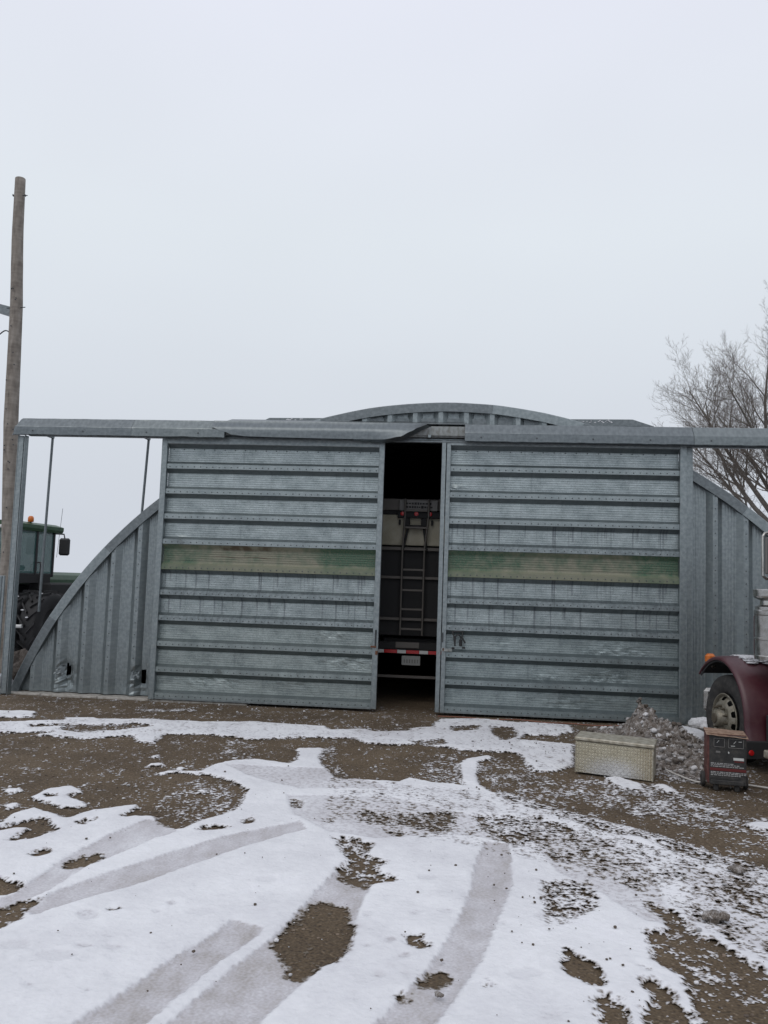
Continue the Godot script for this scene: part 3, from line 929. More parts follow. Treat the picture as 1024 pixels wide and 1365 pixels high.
# the profile of a door panel, from the top down: dark slope inwards, ribbed flat, slope out, rivet band
func door_rib(pitch: float, deep: float) -> Array:
	var out := [Vector2(0, deep), Vector2(0.062, 0.0)]
	var top := 0.062
	var flat := pitch - 0.062 - 0.045 - 0.085
	for i in 6:
		var a := top + flat * (i + 0.5) / 6.0
		out.append(Vector2(a - 0.011, 0))
		out.append(Vector2(a - 0.007, -0.009))
		out.append(Vector2(a + 0.003, -0.009))
		out.append(Vector2(a + 0.007, 0))
	out.append(Vector2(top + flat, 0))
	out.append(Vector2(pitch - 0.085, deep))
	out.append(Vector2(pitch - 0.006, deep + 0.002))
	out.append(Vector2(pitch, deep - 0.004))
	return out

var dents := [Vector4(-2.0, 1.15, 0.35, 0.02), Vector4(-1.7, 0.72, 0.5, -0.018), Vector4(-3.9, 0.42, 0.5, -0.02), Vector4(-2.6, 0.45, 0.4, 0.015), Vector4(-4.55, 2.58, 0.12, 0.03), Vector4(0.6, 1.15, 0.4, -0.012), Vector4(2.4, 1.0, 0.5, 0.02), Vector4(1.3, 0.62, 0.3, 0.02), Vector4(2.2, 0.62, 0.45, -0.018), Vector4(-0.1, 3.5, 0.14, 0.03), Vector4(1.6, 0.25, 0.4, -0.015)]

func dent(x: float, y: float) -> float:
	var d := 0.0035 * noise_b.get_noise_2d(x * 1.3, y * 3.0) + 0.0015 * noise_b.get_noise_2d(x * 5.0, y * 5.0)
	for e in dents:
		var q := Vector2((x - e.x) / e.z, (y - e.y) / (e.z * 0.35)).length()
		if q < 2.0:
			d += e.w * exp(-q * q) * (0.6 + 0.8 * noise_b.get_noise_2d(x * 6.0, y * 9.0))
	return d

# colour of a door panel: zinc with blotches, faint rib lines, and runs of dirt from above where asked
func panel_texture(seed_at: int, runs: float) -> ImageTexture:
	var w := 1024
	var h := 128
	var d1 := bytes_of(fbm(0.010, 5, seed_at), w, h, false)
	var d2 := bytes_of(fbm(0.16, 3, seed_at + 1), w, h, false)
	var d3 := bytes_of(fbm(0.045, 3, seed_at + 2), w, h, false)
	var r := RandomNumberGenerator.new()
	r.seed = seed_at
	var run := PackedFloat32Array()
	run.resize(w)
	var reach := PackedFloat32Array()
	reach.resize(w)
	var count := int(34 * runs) + 5
	for k in count:
		var x := r.randi_range(4, w - 5)
		var deep := r.randf_range(0.25, 0.95) * (1.0 if runs > 0.5 else 0.3)
		var wide := r.randi_range(2, 6)
		var l := r.randf_range(0.35, 1.1)
		for q in range(x - wide, x + wide + 1):
			run[q] = maxf(run[q], deep * (1.0 - absf(q - x) / (wide + 1.0)))
			reach[q] = maxf(reach[q], l)
	var im := Image.create(w, h, false, Image.FORMAT_RGB8)
	for y in h:
		var v := y / float(h)
		for x in w:
			var i := y * w + x
			var t := clampf(0.15 + d1[i] / 255.0 * 0.55 + (d2[i] / 255.0 - 0.5) * 0.5 + (d3[i] / 255.0 - 0.5) * 0.35, 0.0, 1.0)
			var c := Color(0.262, 0.306, 0.316).lerp(Color(0.56, 0.62, 0.625), t)
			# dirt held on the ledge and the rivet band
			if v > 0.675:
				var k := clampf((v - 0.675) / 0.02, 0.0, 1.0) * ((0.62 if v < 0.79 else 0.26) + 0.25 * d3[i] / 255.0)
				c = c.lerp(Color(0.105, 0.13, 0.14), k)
			elif v < 0.155:  # shade under the lap, painted dark into the down-facing slope
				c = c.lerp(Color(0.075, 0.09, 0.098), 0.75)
			if d2[i] < 60:
				c = c.lerp(Color(0.16, 0.18, 0.19), 0.5)
			if run[x] > 0.0 and v < reach[x]:
				c = c.lerp(Color(0.07, 0.08, 0.09), run[x] * (1.0 - 0.6 * v / reach[x]))
			if runs > 0.5 and v > 0.68:
				c = c.lerp(Color(0.08, 0.095, 0.105), 0.35 * clampf(d3[i] / 255.0 * 1.6 - 0.4, 0.0, 1.0))
			im.set_pixel(x, y, c.linear_to_srgb())
	return texture(im)

# the fibreglass strip: green where the paint holds, bleached tan where it has gone
func strip_texture(seed_at: int, which: int) -> ImageTexture:
	var w := 1024
	var h := 128
	var d1 := bytes_of(fbm(0.012, 5, seed_at), w, h, false)
	var d2 := bytes_of(fbm(0.12, 3, seed_at + 1), w, h, false)
	var d3 := bytes_of(fbm(0.04, 4, seed_at + 2), w, h, false)
	var im := Image.create(w, h, false, Image.FORMAT_RGB8)
	for y in h:
		var v := y / float(h)
		for x in w:
			var i := y * w + x
			var u := x / float(w)
			var g := 0.0
			if which == 0:
				g = 0.18 + 0.8 * smoothstep(0.36, 0.0, u) * (0.55 + 0.45 * v) + 1.1 * smoothstep(0.68, 0.80, u) * (1.0 - 0.55 * smoothstep(0.55, 0.7, v))
			else:
				g = 0.75 * smoothstep(0.5, 0.04, u) + 0.42 + 0.75 * smoothstep(0.7, 0.92, u) - 0.4 * smoothstep(0.45, 0.8, v)
			g = clampf(g + (d1[i] / 255.0 - 0.5) * 0.9 + (d3[i] / 255.0 - 0.5) * 0.5 - 0.1, 0.0, 1.0)
			var c := Color(0.255, 0.255, 0.195).lerp(Color(0.066, 0.132, 0.085), g)
			c = c.lerp(Color(0.20, 0.18, 0.13), clampf((d2[i] / 255.0 - 0.45) * 1.6, 0.0, 0.6))
			if v > 0.72:
				c = c.lerp(Color(0.135, 0.145, 0.095), 0.45)
			if which == 0 and u > 0.2 and u < 0.62:
				var q := 0.5 + 0.5 * sin(u * 23.0) * sin(u * 61.0 + 1.0)
				var here := smoothstep(0.2, 0.3, u) * smoothstep(0.62, 0.45, u)
				var line := absf(v - 0.44 - 0.02 * sin(u * 40.0))
				c = c.lerp(Color(0.075, 0.032, 0.018), clampf(1.0 - line / (0.008 + 0.022 * q), 0.0, 1.0) * here * 0.9)
				c = c.lerp(Color(0.085, 0.05, 0.03), smoothstep(0.25, 0.12, v) * here * clampf(d1[i] / 255.0 * 2.0 - 0.5, 0.0, 0.8))
			im.set_pixel(x, y, c.linear_to_srgb())
	return texture(im)

func panel_material(tex: Texture2D, metal: float, rough: float) -> StandardMaterial3D:
	var m := mat(Color.WHITE, rough, metal)
	m.albedo_texture = tex
	relief(m, M.galv_bump, 0.12)
	return m

func make_door(shed: Node3D, x0: float, x1: float, top: float, which: int, mats: Array, green: Material) -> Node3D:
	var door := part("sliding_door", shed)
	door.set_meta("label", ["left sliding door with green and rust stained strip", "right sliding door with black hasp handle"][which])
	var pitch: float = (top - 0.045) / 10.0
	var prof := door_rib(pitch, 0.075)
	var n := 90
	for k in 10:
		var ptop := top - k * pitch
		var pts := PackedVector3Array()
		var uvs := PackedVector2Array()
		for i in n:
			var x := lerpf(x0, x1, i / (n - 1.0))
			for p in prof:
				var y: float = ptop - p.x
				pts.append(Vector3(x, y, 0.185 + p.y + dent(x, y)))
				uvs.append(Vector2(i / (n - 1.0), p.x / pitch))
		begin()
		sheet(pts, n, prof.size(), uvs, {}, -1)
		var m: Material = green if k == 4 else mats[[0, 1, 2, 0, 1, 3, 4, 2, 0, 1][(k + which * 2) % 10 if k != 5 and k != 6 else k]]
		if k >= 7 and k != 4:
			# the lowest sheets are splashed and dull; shade by the truck is tinted into the right door
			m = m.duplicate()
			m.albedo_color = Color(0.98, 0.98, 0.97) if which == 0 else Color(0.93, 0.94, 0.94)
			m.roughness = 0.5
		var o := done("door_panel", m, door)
		if k == 4:
			o.set_meta("label", "weathered green and tan translucent strip")
	# rivets and their washers
	begin()
	for k in 10:
		var y := top - k * pitch - pitch + 0.036
		var x := x0 + 0.05
		while x < x1 - 0.03:
			lathe([Vector2(0.011, 0), Vector2(0.008, 0.006), Vector2(0, 0.007)], 6, frame_of(Vector3.RIGHT, Vector3.BACK, Vector3.DOWN, Vector3(x + rng.randf_range(-0.006, 0.006), y + rng.randf_range(-0.004, 0.004), 0.2615 + dent(x, y))))
			x += 0.102
	var xx := x0 + 0.08
	while xx < x1 - 0.03:
		lathe([Vector2(0.011, 0), Vector2(0.009, 0.007), Vector2(0, 0.009)], 6, frame_of(Vector3.RIGHT, Vector3.BACK, Vector3.DOWN, Vector3(xx, top - 0.078, 0.185 + dent(xx, top - 0.078))))
		xx += 0.17
	stuff(done("rivets", M.rivet, door))
	return door

func make_shed() -> void:
	M.galv_mid = M.galv.duplicate()
	M.galv_mid.albedo_color = Color(0.88, 0.88, 0.88)
	M.hood = M.galv.duplicate()
	M.hood.albedo_color = Color(0.82, 0.82, 0.83)
	M.galv_bump = gray_texture(fbm(0.06, 4, 33), 256, 256)
	var shed := thing("storage_shed", "long arched galvanised steel shed with two sliding doors standing slightly open", "shed")
	# left front wall: tall ribbed sheets under the curve, with two torn holes near the foot
	var cuts := [-7.27, -6.97, -6.555, -6.135, -5.715, -5.285, -4.87, -4.45, -4.03, -3.61, -3.3]
	for i in cuts.size() - 1:
		wall_sheet(shed, cuts[i], cuts[i + 1], 0.035, true)
	cuts = [2.8, 3.36, 3.83, 4.285, 4.74, 5.2, 5.66, 6.12, 6.75]
	for i in cuts.size() - 1:
		wall_sheet(shed, cuts[i], cuts[i + 1], 0.035, false)
	# gable above the doors
	var x := -3.3
	while x < 2.75:
		wall_sheet(shed, x, x + 0.41, 4.24, false, "gable_sheet")
		x += 0.41
	# bent metal round the two holes
	flap(shed, Vector3(-6.46, 0.40, 0.035), 0.13, 0.5)
	flap(shed, Vector3(-5.19, 0.37, 0.04), 0.10, -0.7)
	# curved flashing along the arch, in lapped lengths
	var a0 := atan2(0.0 - AY, -7.29 - AX)
	var a1 := atan2(0.0 - AY, 6.79 - AX)
	var pieces := 13
	for k in pieces:
		var b0 := lerpf(a0, a1, k / float(pieces))
		var b1 := lerpf(a0, a1, (k + 1.0) / pieces)
		begin()
		var pts := PackedVector3Array()
		var zf := 0.104 + 0.003 * (k % 2)
		var ri := AR - 0.135
		for i in 10:
			var a := lerpf(b0 + 0.002, b1 - 0.004, i / 9.0)
			var wob := 0.006 * noise_b.get_noise_1d(a * 9.0)
			for q in [[ri, -0.05], [ri + wob, zf], [AR + wob, zf], [AR + 0.012 + wob, zf - 0.012], [AR + 0.012, -0.06]]:
				pts.append(Vector3(AX + cos(a) * q[0], AY + sin(a) * q[0], q[1]))
		sheet(pts, 10, 5, PackedVector2Array(), {}, -1)
		done("arch_flashing", M.galv_dull if k % 3 != 1 else M.galv, shed)
	# the roof: a ribbed barrel
	begin()
	var rp := PackedVector3Array()
	var zz := 0.0
	var nz := 0
	while zz > -14.01:
		var r := AR - 0.02 - (0.05 if nz % 4 < 2 else 0.0)
		for i in 49:
			var a := lerpf(a0, a1, i / 48.0)
			rp.append(Vector3(AX + cos(a) * r, AY + sin(a) * r, zz))
		nz += 1
		zz -= 0.16 if nz % 2 == 0 else 0.05
	sheet(rp, nz, 49, PackedVector2Array(), {}, -1)
	done("roof", M.galv_dull, shed)
	var back := PackedVector2Array()
	for i in 25:
		var a := lerpf(a0, a1, i / 24.0)
		back.append(Vector2(AX + cos(a) * (AR - 0.03), AY + sin(a) * (AR - 0.03)))
	begin()
	slab(back, -14.03, -13.9, Transform3D.IDENTITY)
	done("back_wall", M.galv_dull, shed)
	# foundation strip
	begin()
	for s in [[-7.6, -6.7], [-6.692, -5.75], [-5.742, -4.9], [-4.892, -3.3], [2.8, 4.6], [4.608, 6.9]]:
		box(Vector3((s[0] + s[1]) / 2, -0.06, 0.06), Vector3(s[1] - s[0], 0.16, 0.36), 0.012)
		done("foundation_slab", M.concrete, shed)
		begin()
	# ---- the door track and its hood
	box(Vector3(-0.13, 4.37, 0.2), Vector3(14.2, 0.16, 0.18), 0.006)
	done("track_beam", M.galv_warm, shed)
	begin()
	box(Vector3(-0.13, 4.225, 0.235), Vector3(14.1, 0.035, 0.09), 0.006)
	box(Vector3(-0.13, 4.262, 0.225), Vector3(14.1, 0.03, 0.03), 0.004)
	done("track_rail", M.galv_dull, shed)
	hood_box(shed, -7.26, -5.35, 0.0, -0.02)
	hood_box(shed, -5.345, -3.815, 0.004, 0.0)
	hood_box(shed, 0.0, 3.44, 0.0, 0.0)
	hood_box(shed, 3.445, 5.3, 0.005, 0.0)
	hood_box(shed, 5.305, 7.1, 0.0, 0.0)
	torn_hood(shed)
	# plain length over the gap, set back
	begin()
	box(Vector3(-0.4, 4.385, 0.31), Vector3(0.82, 0.15, 0.03), 0.004)
	done("track_cover", M.galv_warm, shed)
	begin()
	box(Vector3(-0.555, 4.30, 0.33), Vector3(0.05, 0.05, 0.02), 0.004)
	done("rail_bracket", M.galv, shed)
	# flat ledge seen over the hood
	begin()
	slab(PackedVector2Array([Vector2(-3.45, 4.50), Vector2(2.95, 4.57), Vector2(2.62, 4.675), Vector2(-3.2, 4.615)]), -0.10, 0.02, Transform3D.IDENTITY)
	done("ledge_plate", M.galv_dull, shed)
	begin()
	for s in [[-2.95, 0.3], [-1.95, 0.5], [1.45, 0.9]]:
		for k in 26:
			var px: float = s[0] + rng.randf() * s[1]
			lump(Vector3(px, 4.592 + (px + 3.0) * 0.0103 + rng.randf_range(-0.03, 0.01), 0.022), Vector3(0.012, 0.007, 0.005) * rng.randf_range(0.5, 1.6), px, 0.4, 4)
	stuff(done("snow_flecks", M.snow_lump, shed))
	# posts and rods that carry the end of the track
	begin()
	slab(PackedVector2Array([Vector2(-7.305, 0.24), Vector2(-7.185, 0.24), Vector2(-7.185, 0.36), Vector2(-7.195, 0.36), Vector2(-7.195, 0.25), Vector2(-7.295, 0.25), Vector2(-7.295, 0.36), Vector2(-7.305, 0.36)]), -4.2, 0.02, frame_of(Vector3.RIGHT, Vector3.BACK, Vector3.DOWN, Vector3.ZERO))
	box(Vector3(-7.252, 2.1, 0.35), Vector3(0.085, 4.18, 0.012), 0.003)
	done("support_post", M.galv, shed)
	begin()
	box(Vector3(6.95, 2.1, 0.3), Vector3(0.12, 4.2, 0.12), 0.006)
	done("support_post", M.galv, shed)
	begin()
	rod(Vector3(-7.03, 4.3, -0.25), Vector3(-7.11, 1.3, -0.33), 0.022)
	box(Vector3(-7.03, 4.28, -0.02), Vector3(0.05, 0.05, 0.5), 0.004)
	done("support_rod", M.galv_dull, shed)
	begin()
	rod(Vector3(-5.33, 4.3, -0.25), Vector3(-5.42, 2.7, -0.33), 0.022)
	box(Vector3(-5.33, 4.28, -0.02), Vector3(0.05, 0.05, 0.5), 0.004)
	done("support_rod", M.galv_dull, shed)
	# ---- doors
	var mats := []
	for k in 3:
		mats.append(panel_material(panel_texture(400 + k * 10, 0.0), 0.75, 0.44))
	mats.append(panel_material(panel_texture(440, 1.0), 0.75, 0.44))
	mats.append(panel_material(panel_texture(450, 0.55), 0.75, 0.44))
	var left := make_door(shed, -4.80, -1.34, 4.115, 0, mats, panel_material(strip_texture(460, 0), 0.0, 0.5))
	bar(left, "stile", -4.89, -4.80, 0.03, 4.25, 0.19, 0.285)
	bar(left, "stile", -1.345, -1.26, 0.04, 4.20, 0.19, 0.285)
	bar(left, "top_rail", -4.80, -1.345, 4.116, 4.25, 0.19, 0.272)
	bar(left, "bottom_rail", -4.80, -1.345, 0.03, 0.062, 0.19, 0.268)
	begin()
	rod(Vector3(-1.30, 1.0, 0.285), Vector3(-1.30, 1.25, 0.285), 0.014)
	done("handle", M.dark_steel, left)
	begin()
	box(Vector3(-1.33, 0.99, 0.295), Vector3(0.09, 0.028, 0.02), 0.004)
	done("latch", M.rust, left)
	begin()
	box(Vector3(-1.28, 0.90, 0.295), Vector3(0.035, 0.06, 0.03), 0.004)
	done("latch", M.rust, left)
	var right := make_door(shed, -0.215, 3.285, 4.17, 1, mats, panel_material(strip_texture(470, 1), 0.0, 0.5))
	bar(right, "stile", -0.355, -0.288, 0.035, 4.245, 0.17, 0.275)
	bar(right, "stile", -0.278, -0.212, 0.035, 4.20, 0.19, 0.285)
	bar(right, "stile", 3.285, 3.385, 0.035, 4.25, 0.19, 0.285)
	bar(right, "top_rail", -0.212, 3.285, 4.171, 4.25, 0.19, 0.272)
	bar(right, "bottom_rail", -0.212, 3.285, 0.03, 0.062, 0.19, 0.268)
	bar(shed, "door_jamb", 3.392, 3.495, 0.02, 4.24, 0.07, 0.20)
	# black hasp with its loop
	begin()
	tube([Vector3(-0.118, 1.272, 0.262), Vector3(-0.09, 1.20, 0.275), Vector3(-0.07, 1.05, 0.285)], [0.013], 8)
	tube([Vector3(0.042, 1.275, 0.262), Vector3(0.035, 1.18, 0.275), Vector3(0.075, 1.12, 0.285), Vector3(0.085, 1.10, 0.285)], [0.013], 8)
	box(Vector3(-0.038, 1.272, 0.263), Vector3(0.17, 0.02, 0.02), 0.004)
	var loop := []
	for k in 9:
		var a := PI * k / 8.0
		loop.append(Vector3(-0.028 - 0.042 * cos(a), 1.17 + 0.055 * sin(a), 0.285))
	loop.push_front(Vector3(-0.075, 1.05, 0.285))
	loop.append(Vector3(0.02, 1.05, 0.285))
	tube(loop, [0.011], 8)
	box(Vector3(0.015, 1.10, 0.262), Vector3(0.05, 0.10, 0.02), 0.004)
	box(Vector3(-0.10, 1.015, 0.275), Vector3(0.05, 0.03, 0.03), 0.006)
	box(Vector3(0.06, 1.03, 0.275), Vector3(0.05, 0.03, 0.03), 0.006)
	done("handle", M.black, right)
	begin()
	box(Vector3(-0.20, 0.985, 0.297), Vector3(0.17, 0.045, 0.02), 0.004)
	done("latch", M.galv_warm, right)
	begin()
	box(Vector3(-0.25, 0.99, 0.299), Vector3(0.03, 0.04, 0.016), 0.004)
	done("padlock", M.rust, right)
	begin()
	rod(Vector3(-0.262, 1.10, 0.285), Vector3(-0.262, 1.25, 0.285), 0.01)
	done("pull_rod", M.dark_steel, right)

func bar(parent: Node, called: String, x0: float, x1: float, y0: float, y1: float, z0: float, z1: float) -> void:
	# a long sheet-metal member with slight waves
	var n := 24
	var up: bool = y1 - y0 > x1 - x0
	begin()
	var pts := PackedVector3Array()
	for i in n:
		var t := i / (n - 1.0)
		var w := 0.004 * noise_b.get_noise_1d(t * 9.0 + x0 * 5.0)
		for q in [[0, 0], [0, 1], [0.06, 1.0], [0.94, 1.0], [1, 1], [1, 0]]:
			var b: float = q[0]
			var zq: float = lerpf(z0, z1, q[1]) + (w if q[1] > 0 else 0.0)
			if q[0] == 0 or q[0] == 1:
				zq -= 0.004 if q[1] > 0 else 0.0
			if up:
				pts.append(Vector3(lerpf(x0, x1, b) + w, lerpf(y0, y1, t), zq))
			else:
				pts.append(Vector3(lerpf(x0, x1, t), lerpf(y0, y1, b) + w, zq))
	sheet(pts, n, 6, PackedVector2Array(), {}, -1)
	var e := PackedVector2Array([Vector2(0, 0), Vector2(1, 0), Vector2(1, 1), Vector2(0, 1)])
	for side in [0, n - 1]:
		quad(pts[side * 6], pts[side * 6 + 1], pts[side * 6 + 4], pts[side * 6 + 5])
	done(called, M.galv, parent)

func wall_sheet(shed: Node3D, x0: float, x1: float, y0: float, holes: bool, called := "wall_sheet") -> void:
	var w := x1 - x0
	var prof := []
	if w < 0.36:
		prof = [Vector2(0, 0.08), Vector2(0.07, 0.08), Vector2(0.12, 0.0), Vector2(w * 0.7, 0.0), Vector2(w, 0.0)]
	else:
		prof = rib(w, 0.08)
	var ny := 30
	var pts := PackedVector3Array()
	var skip := {}
	for i in prof.size():
		var x: float = x0 + prof[i].x
		var top := maxf(arch_y(x, AR - 0.05), y0 + 0.01)
		for j in ny:
			var y := lerpf(y0, top, pow(j / (ny - 1.0), 1.4))
			var z: float = prof[i].y + dent(x * 3.0 + 40.0, y * 0.5)
			if holes:
				var c := exp(-pow((x + 6.42) / 0.16, 2.0) - pow((y - 0.28) / 0.2, 2.0)) + exp(-pow((x + 5.2) / 0.14, 2.0) - pow((y - 0.27) / 0.2, 2.0))
				z += c * (-0.03 + 0.05 * noise_b.get_noise_2d(x * 7.0, y * 7.0))
				if (x > -6.40 and x < -6.335 and y > 0.27 and y < 0.45) or (x > -5.145 and x < -5.05 and y > 0.21 and y < 0.42):
					skip[Vector2i(i, j)] = true
			pts.append(Vector3(x, y, z))
	begin()
	sheet(pts, prof.size(), ny, PackedVector2Array(), skip, -1)
	var o := done(called, M.galv, shed)
	if y0 < 1.0 and (x0 > 3.2 or x0 < -4.4):
		begin()
		var y := 0.25
		while y < arch_y(x0 + 0.035) - 0.15:
			lathe([Vector2(0.011, 0), Vector2(0.008, 0.006), Vector2(0, 0.007)], 6, frame_of(Vector3.RIGHT, Vector3.BACK, Vector3.DOWN, Vector3(x0 + 0.035, y, 0.08 + dent((x0 + 0.035) * 3.0 + 40.0, y * 0.5))))
			y += 0.19
		stuff(done("rivets", M.rivet, o))

func flap(shed: Node3D, c: Vector3, r: float, tilt: float) -> void:
	begin()
	var pts := PackedVector3Array()
	for i in 6:
		for j in 6:
			var u := i / 5.0 - 0.5
			var v := j / 5.0 - 0.5
			pts.append(c + Vector3((u + v * tilt * 0.4) * r * 1.3, v * r * 1.2, 0.05 + 0.07 * absf(u) + (v + 0.5) * -0.05 + 0.04 * noise_b.get_noise_2d(u * 6.0 + c.x, v * 6.0)))
	sheet(pts, 6, 6, PackedVector2Array(), {}, -1)
	done("bent_flap", M.galv_dull, shed).set_meta("label", "torn and folded metal flap beside a hole")

func hood_box(shed: Node3D, x0: float, x1: float, proud: float, slant: float) -> void:
	var prof := [Vector2(0.12, 4.50), Vector2(0.30, 4.492), Vector2(0.335, 4.482), Vector2(0.35, 4.463), Vector2(0.452, 4.338), Vector2(0.458, 4.325), Vector2(0.46, 4.20), Vector2(0.435, 4.192), Vector2(0.425, 4.20)]
	var n := 40
	var pts := PackedVector3Array()
	for i in n:
		var t := i / (n - 1.0)
		var x := lerpf(x0, x1, t)
		for k in prof.size():
			var p: Vector2 = prof[k]
			var w := 0.003 * noise_b.get_noise_2d(x * 2.0, k * 0.7) + 0.001 * noise_b.get_noise_2d(x * 7.0, k * 1.7)
			if k >= 6:
				w += 0.009 * noise_b.get_noise_1d(x * 3.0)
			pts.append(Vector3(x + (slant * (k - 2) * 1.0 if i == 0 and k > 2 and slant != 0.0 else 0.0), p.y + w + (0.02 * (x + 7.0) / 12.0), p.x + proud + w))
	begin()
	sheet(pts, n, prof.size(), PackedVector2Array(), {}, -1)
	for side in [0, n - 1]:
		for k in range(1, prof.size() - 1):
			tri(pts[side * prof.size()], pts[side * prof.size() + k], pts[side * prof.size() + k + 1])
	var o := done("hood_sheet", M.galv_mid if proud > 0.0 or x0 > 5.0 else M.hood, shed)
	begin()
	for k in int((x1 - x0) / 0.85) + 1:
		var px := x0 + 0.25 + k * 0.85
		if px < x1 - 0.05:
			lathe([Vector2(0.014, 0), Vector2(0.01, 0.008), Vector2(0, 0.01)], 6, frame_of(Vector3.RIGHT, Vector3.BACK, Vector3.DOWN, Vector3(px, 4.26 + 0.02 * (px + 7.0) / 12.0, 0.461 + proud)))
	stuff(done("bolts", M.rivet, o))

# the length that has come loose: one bulging sheet whose lower edge curls up and out at the gap
func torn_hood(shed: Node3D) -> void:
	var n := 70
	var rows := 9
	var pts := PackedVector3Array()
	var ex := [-4.03, -3.81, -3.68, -3.44, -2.9, -2.1, -1.26, -1.0, -0.84, -0.72, -0.60]
	var ey := [4.36, 4.29, 4.245, 4.222, 4.215, 4.21, 4.208, 4.25, 4.325, 4.398, 4.455]
	for i in n:
		var x := lerpf(-4.03, -0.60, i / (n - 1.0))
		var k := 0
		while k < ex.size() - 2 and x > ex[k + 1]:
			k += 1
		var yb := lerpf(ey[k], ey[k + 1], smoothstep(0.0, 1.0, clampf((x - ex[k]) / (ex[k + 1] - ex[k]), 0.0, 1.0)))
		var curl := smoothstep(-1.5, -0.65, x)
		for j in rows:
			var t := j / (rows - 1.0)
			var up := 0.02 * (x + 7.0) / 12.0
			var yt := 4.488 + up
			var y := lerpf(yt, yb, t)
			# follows the face of the hood below it, a hand's breadth of slack towards the torn end
			var z := 0.334 + 0.126 * smoothstep(0.0, 0.62, clampf((yt - y) / 0.25, 0.0, 1.0)) + 0.012 + 0.10 * curl * t + 0.004 * noise_b.get_noise_2d(x * 1.6, t)
			pts.append(Vector3(x, y, z))
	begin()
	sheet(pts, n, rows, PackedVector2Array(), {}, 0)
	# folded-back dark lip at the torn end
	var lip := PackedVector3Array()
	for i in 10:
		var t := i / 9.0
		var q := pts[(n - 24 + int(t * 23.0)) * rows + rows - 1]
		lip.append(q)
		lip.append(q + Vector3(0.02 + 0.05 * t, -0.012 - 0.055 * t * (1.0 - t) * 2.0 + 0.01 * t, -0.10 - 0.05 * t))
	sheet(lip, 10, 2, PackedVector2Array(), {}, -1)
	var o := done("hood_sheet", M.hood, shed)
	o.set_meta("label", "loose hood sheet with its end torn and curled over the gap")
	# top flashing behind it
	begin()
	box(Vector3(-1.9, 4.535, 0.18), Vector3(3.85, 0.012, 0.32), 0.003, Basis(Vector3.RIGHT, 0.28) * Basis(Vector3.BACK, 0.002))
	done("hood_top", M.galv_dull, shed)

# ---------- pole and trees ----------
func make_pole() -> void:
	var t := thing("utility_pole", "weathered grey wooden utility pole leaning beside the shed end", "utility pole")
	begin()
	var pts := []
	var rad := []
	var kx := [[-0.3, -8.31], [2.4, -8.37], [4.8, -8.535], [7.0, -8.58], [8.4, -8.66], [9.53, -8.692]]
	for i in 40:
		var y := lerpf(-0.3, 9.53, i / 39.0)
		var k := 0
		while k < kx.size() - 2 and y > kx[k + 1][0]:
			k += 1
		var x := lerpf(kx[k][1], kx[k + 1][1], (y - kx[k][0]) / (kx[k + 1][0] - kx[k][0]))
		pts.append(Vector3(x, y, -1.5 + 0.01 * sin(y)))
		rad.append(lerpf(0.165, 0.094, y / 9.6) * (1.0 + 0.03 * noise_b.get_noise_1d(y * 2.0)))
	pts.append(Vector3(-8.692, 9.545, -1.5))
	rad.append(0.082)
	tube(pts, rad, 18)
	done("pole", M.wood, t)
	begin()
	rod(Vector3(-8.80, 9.18, -1.46), Vector3(-8.50, 9.174, -1.46), 0.009)
	box(Vector3(-8.79, 9.18, -1.46), Vector3(0.012, 0.04, 0.04), 0.003)
	box(Vector3(-8.545, 9.175, -1.46), Vector3(0.012, 0.04, 0.04), 0.003)
	done("through_bolt", M.dark_steel, t)
	begin()
	rod(Vector3(-8.75, 6.95, -1.46), Vector3(-8.385, 6.968, -1.46), 0.009)
	done("through_bolt", M.dark_steel, t)
	begin()
	slab(PackedVector2Array([Vector2(-9.9, 7.28), Vector2(-8.62, 6.965), Vector2(-8.62, 6.80), Vector2(-8.70, 6.80), Vector2(-9.9, 7.16)]), -1.54, -1.46, Transform3D.IDENTITY)
	done("bracket_arm", M.galv_dull, t)
	begin()
	var wire := []
	for k in 10:
		wire.append(Vector3(-8.64 - 0.26 * k / 9.0, 6.46 + 0.05 * sin(k * 0.5), -1.45))
	for k in 14:
		var a := TAU * k / 13.0
		wire.append(Vector3(-8.93 + 0.04 * cos(a), 6.60 + 0.075 * sin(a), -1.45))
	wire.append(Vector3(-9.6, 6.5, -1.45))
	tube(wire, [0.012], 6)
	done("wire", M.dark_steel, t)
	begin()
	for k in 20:
		var y := rng.randf_range(2.2, 7.5)
		var x := -8.37 - (y - 2.4) * 0.042
		box(Vector3(x + rng.randf_range(-0.09, 0.09), y, -1.352), Vector3(0.014, 0.02, 0.03), 0.003)
	stuff(done("nails", M.dark_steel, t))

	begin()
	box(Vector3(-7.98, 0.95, -0.3), Vector3(0.49, 1.87, 0.03), 0.004)
	for k in 4:
		box(Vector3(-8.18 + 0.13 * k, 0.95, -0.278), Vector3(0.025, 1.86, 0.02), 0.006)
	var o := done("metal_panel", M.galv)
	tag(o, "upright grey sheet metal panel in front of the wooden pole foot", "metal panel")

var limb_st: SurfaceTool
var twig_st: SurfaceTool
var trng := RandomNumberGenerator.new()

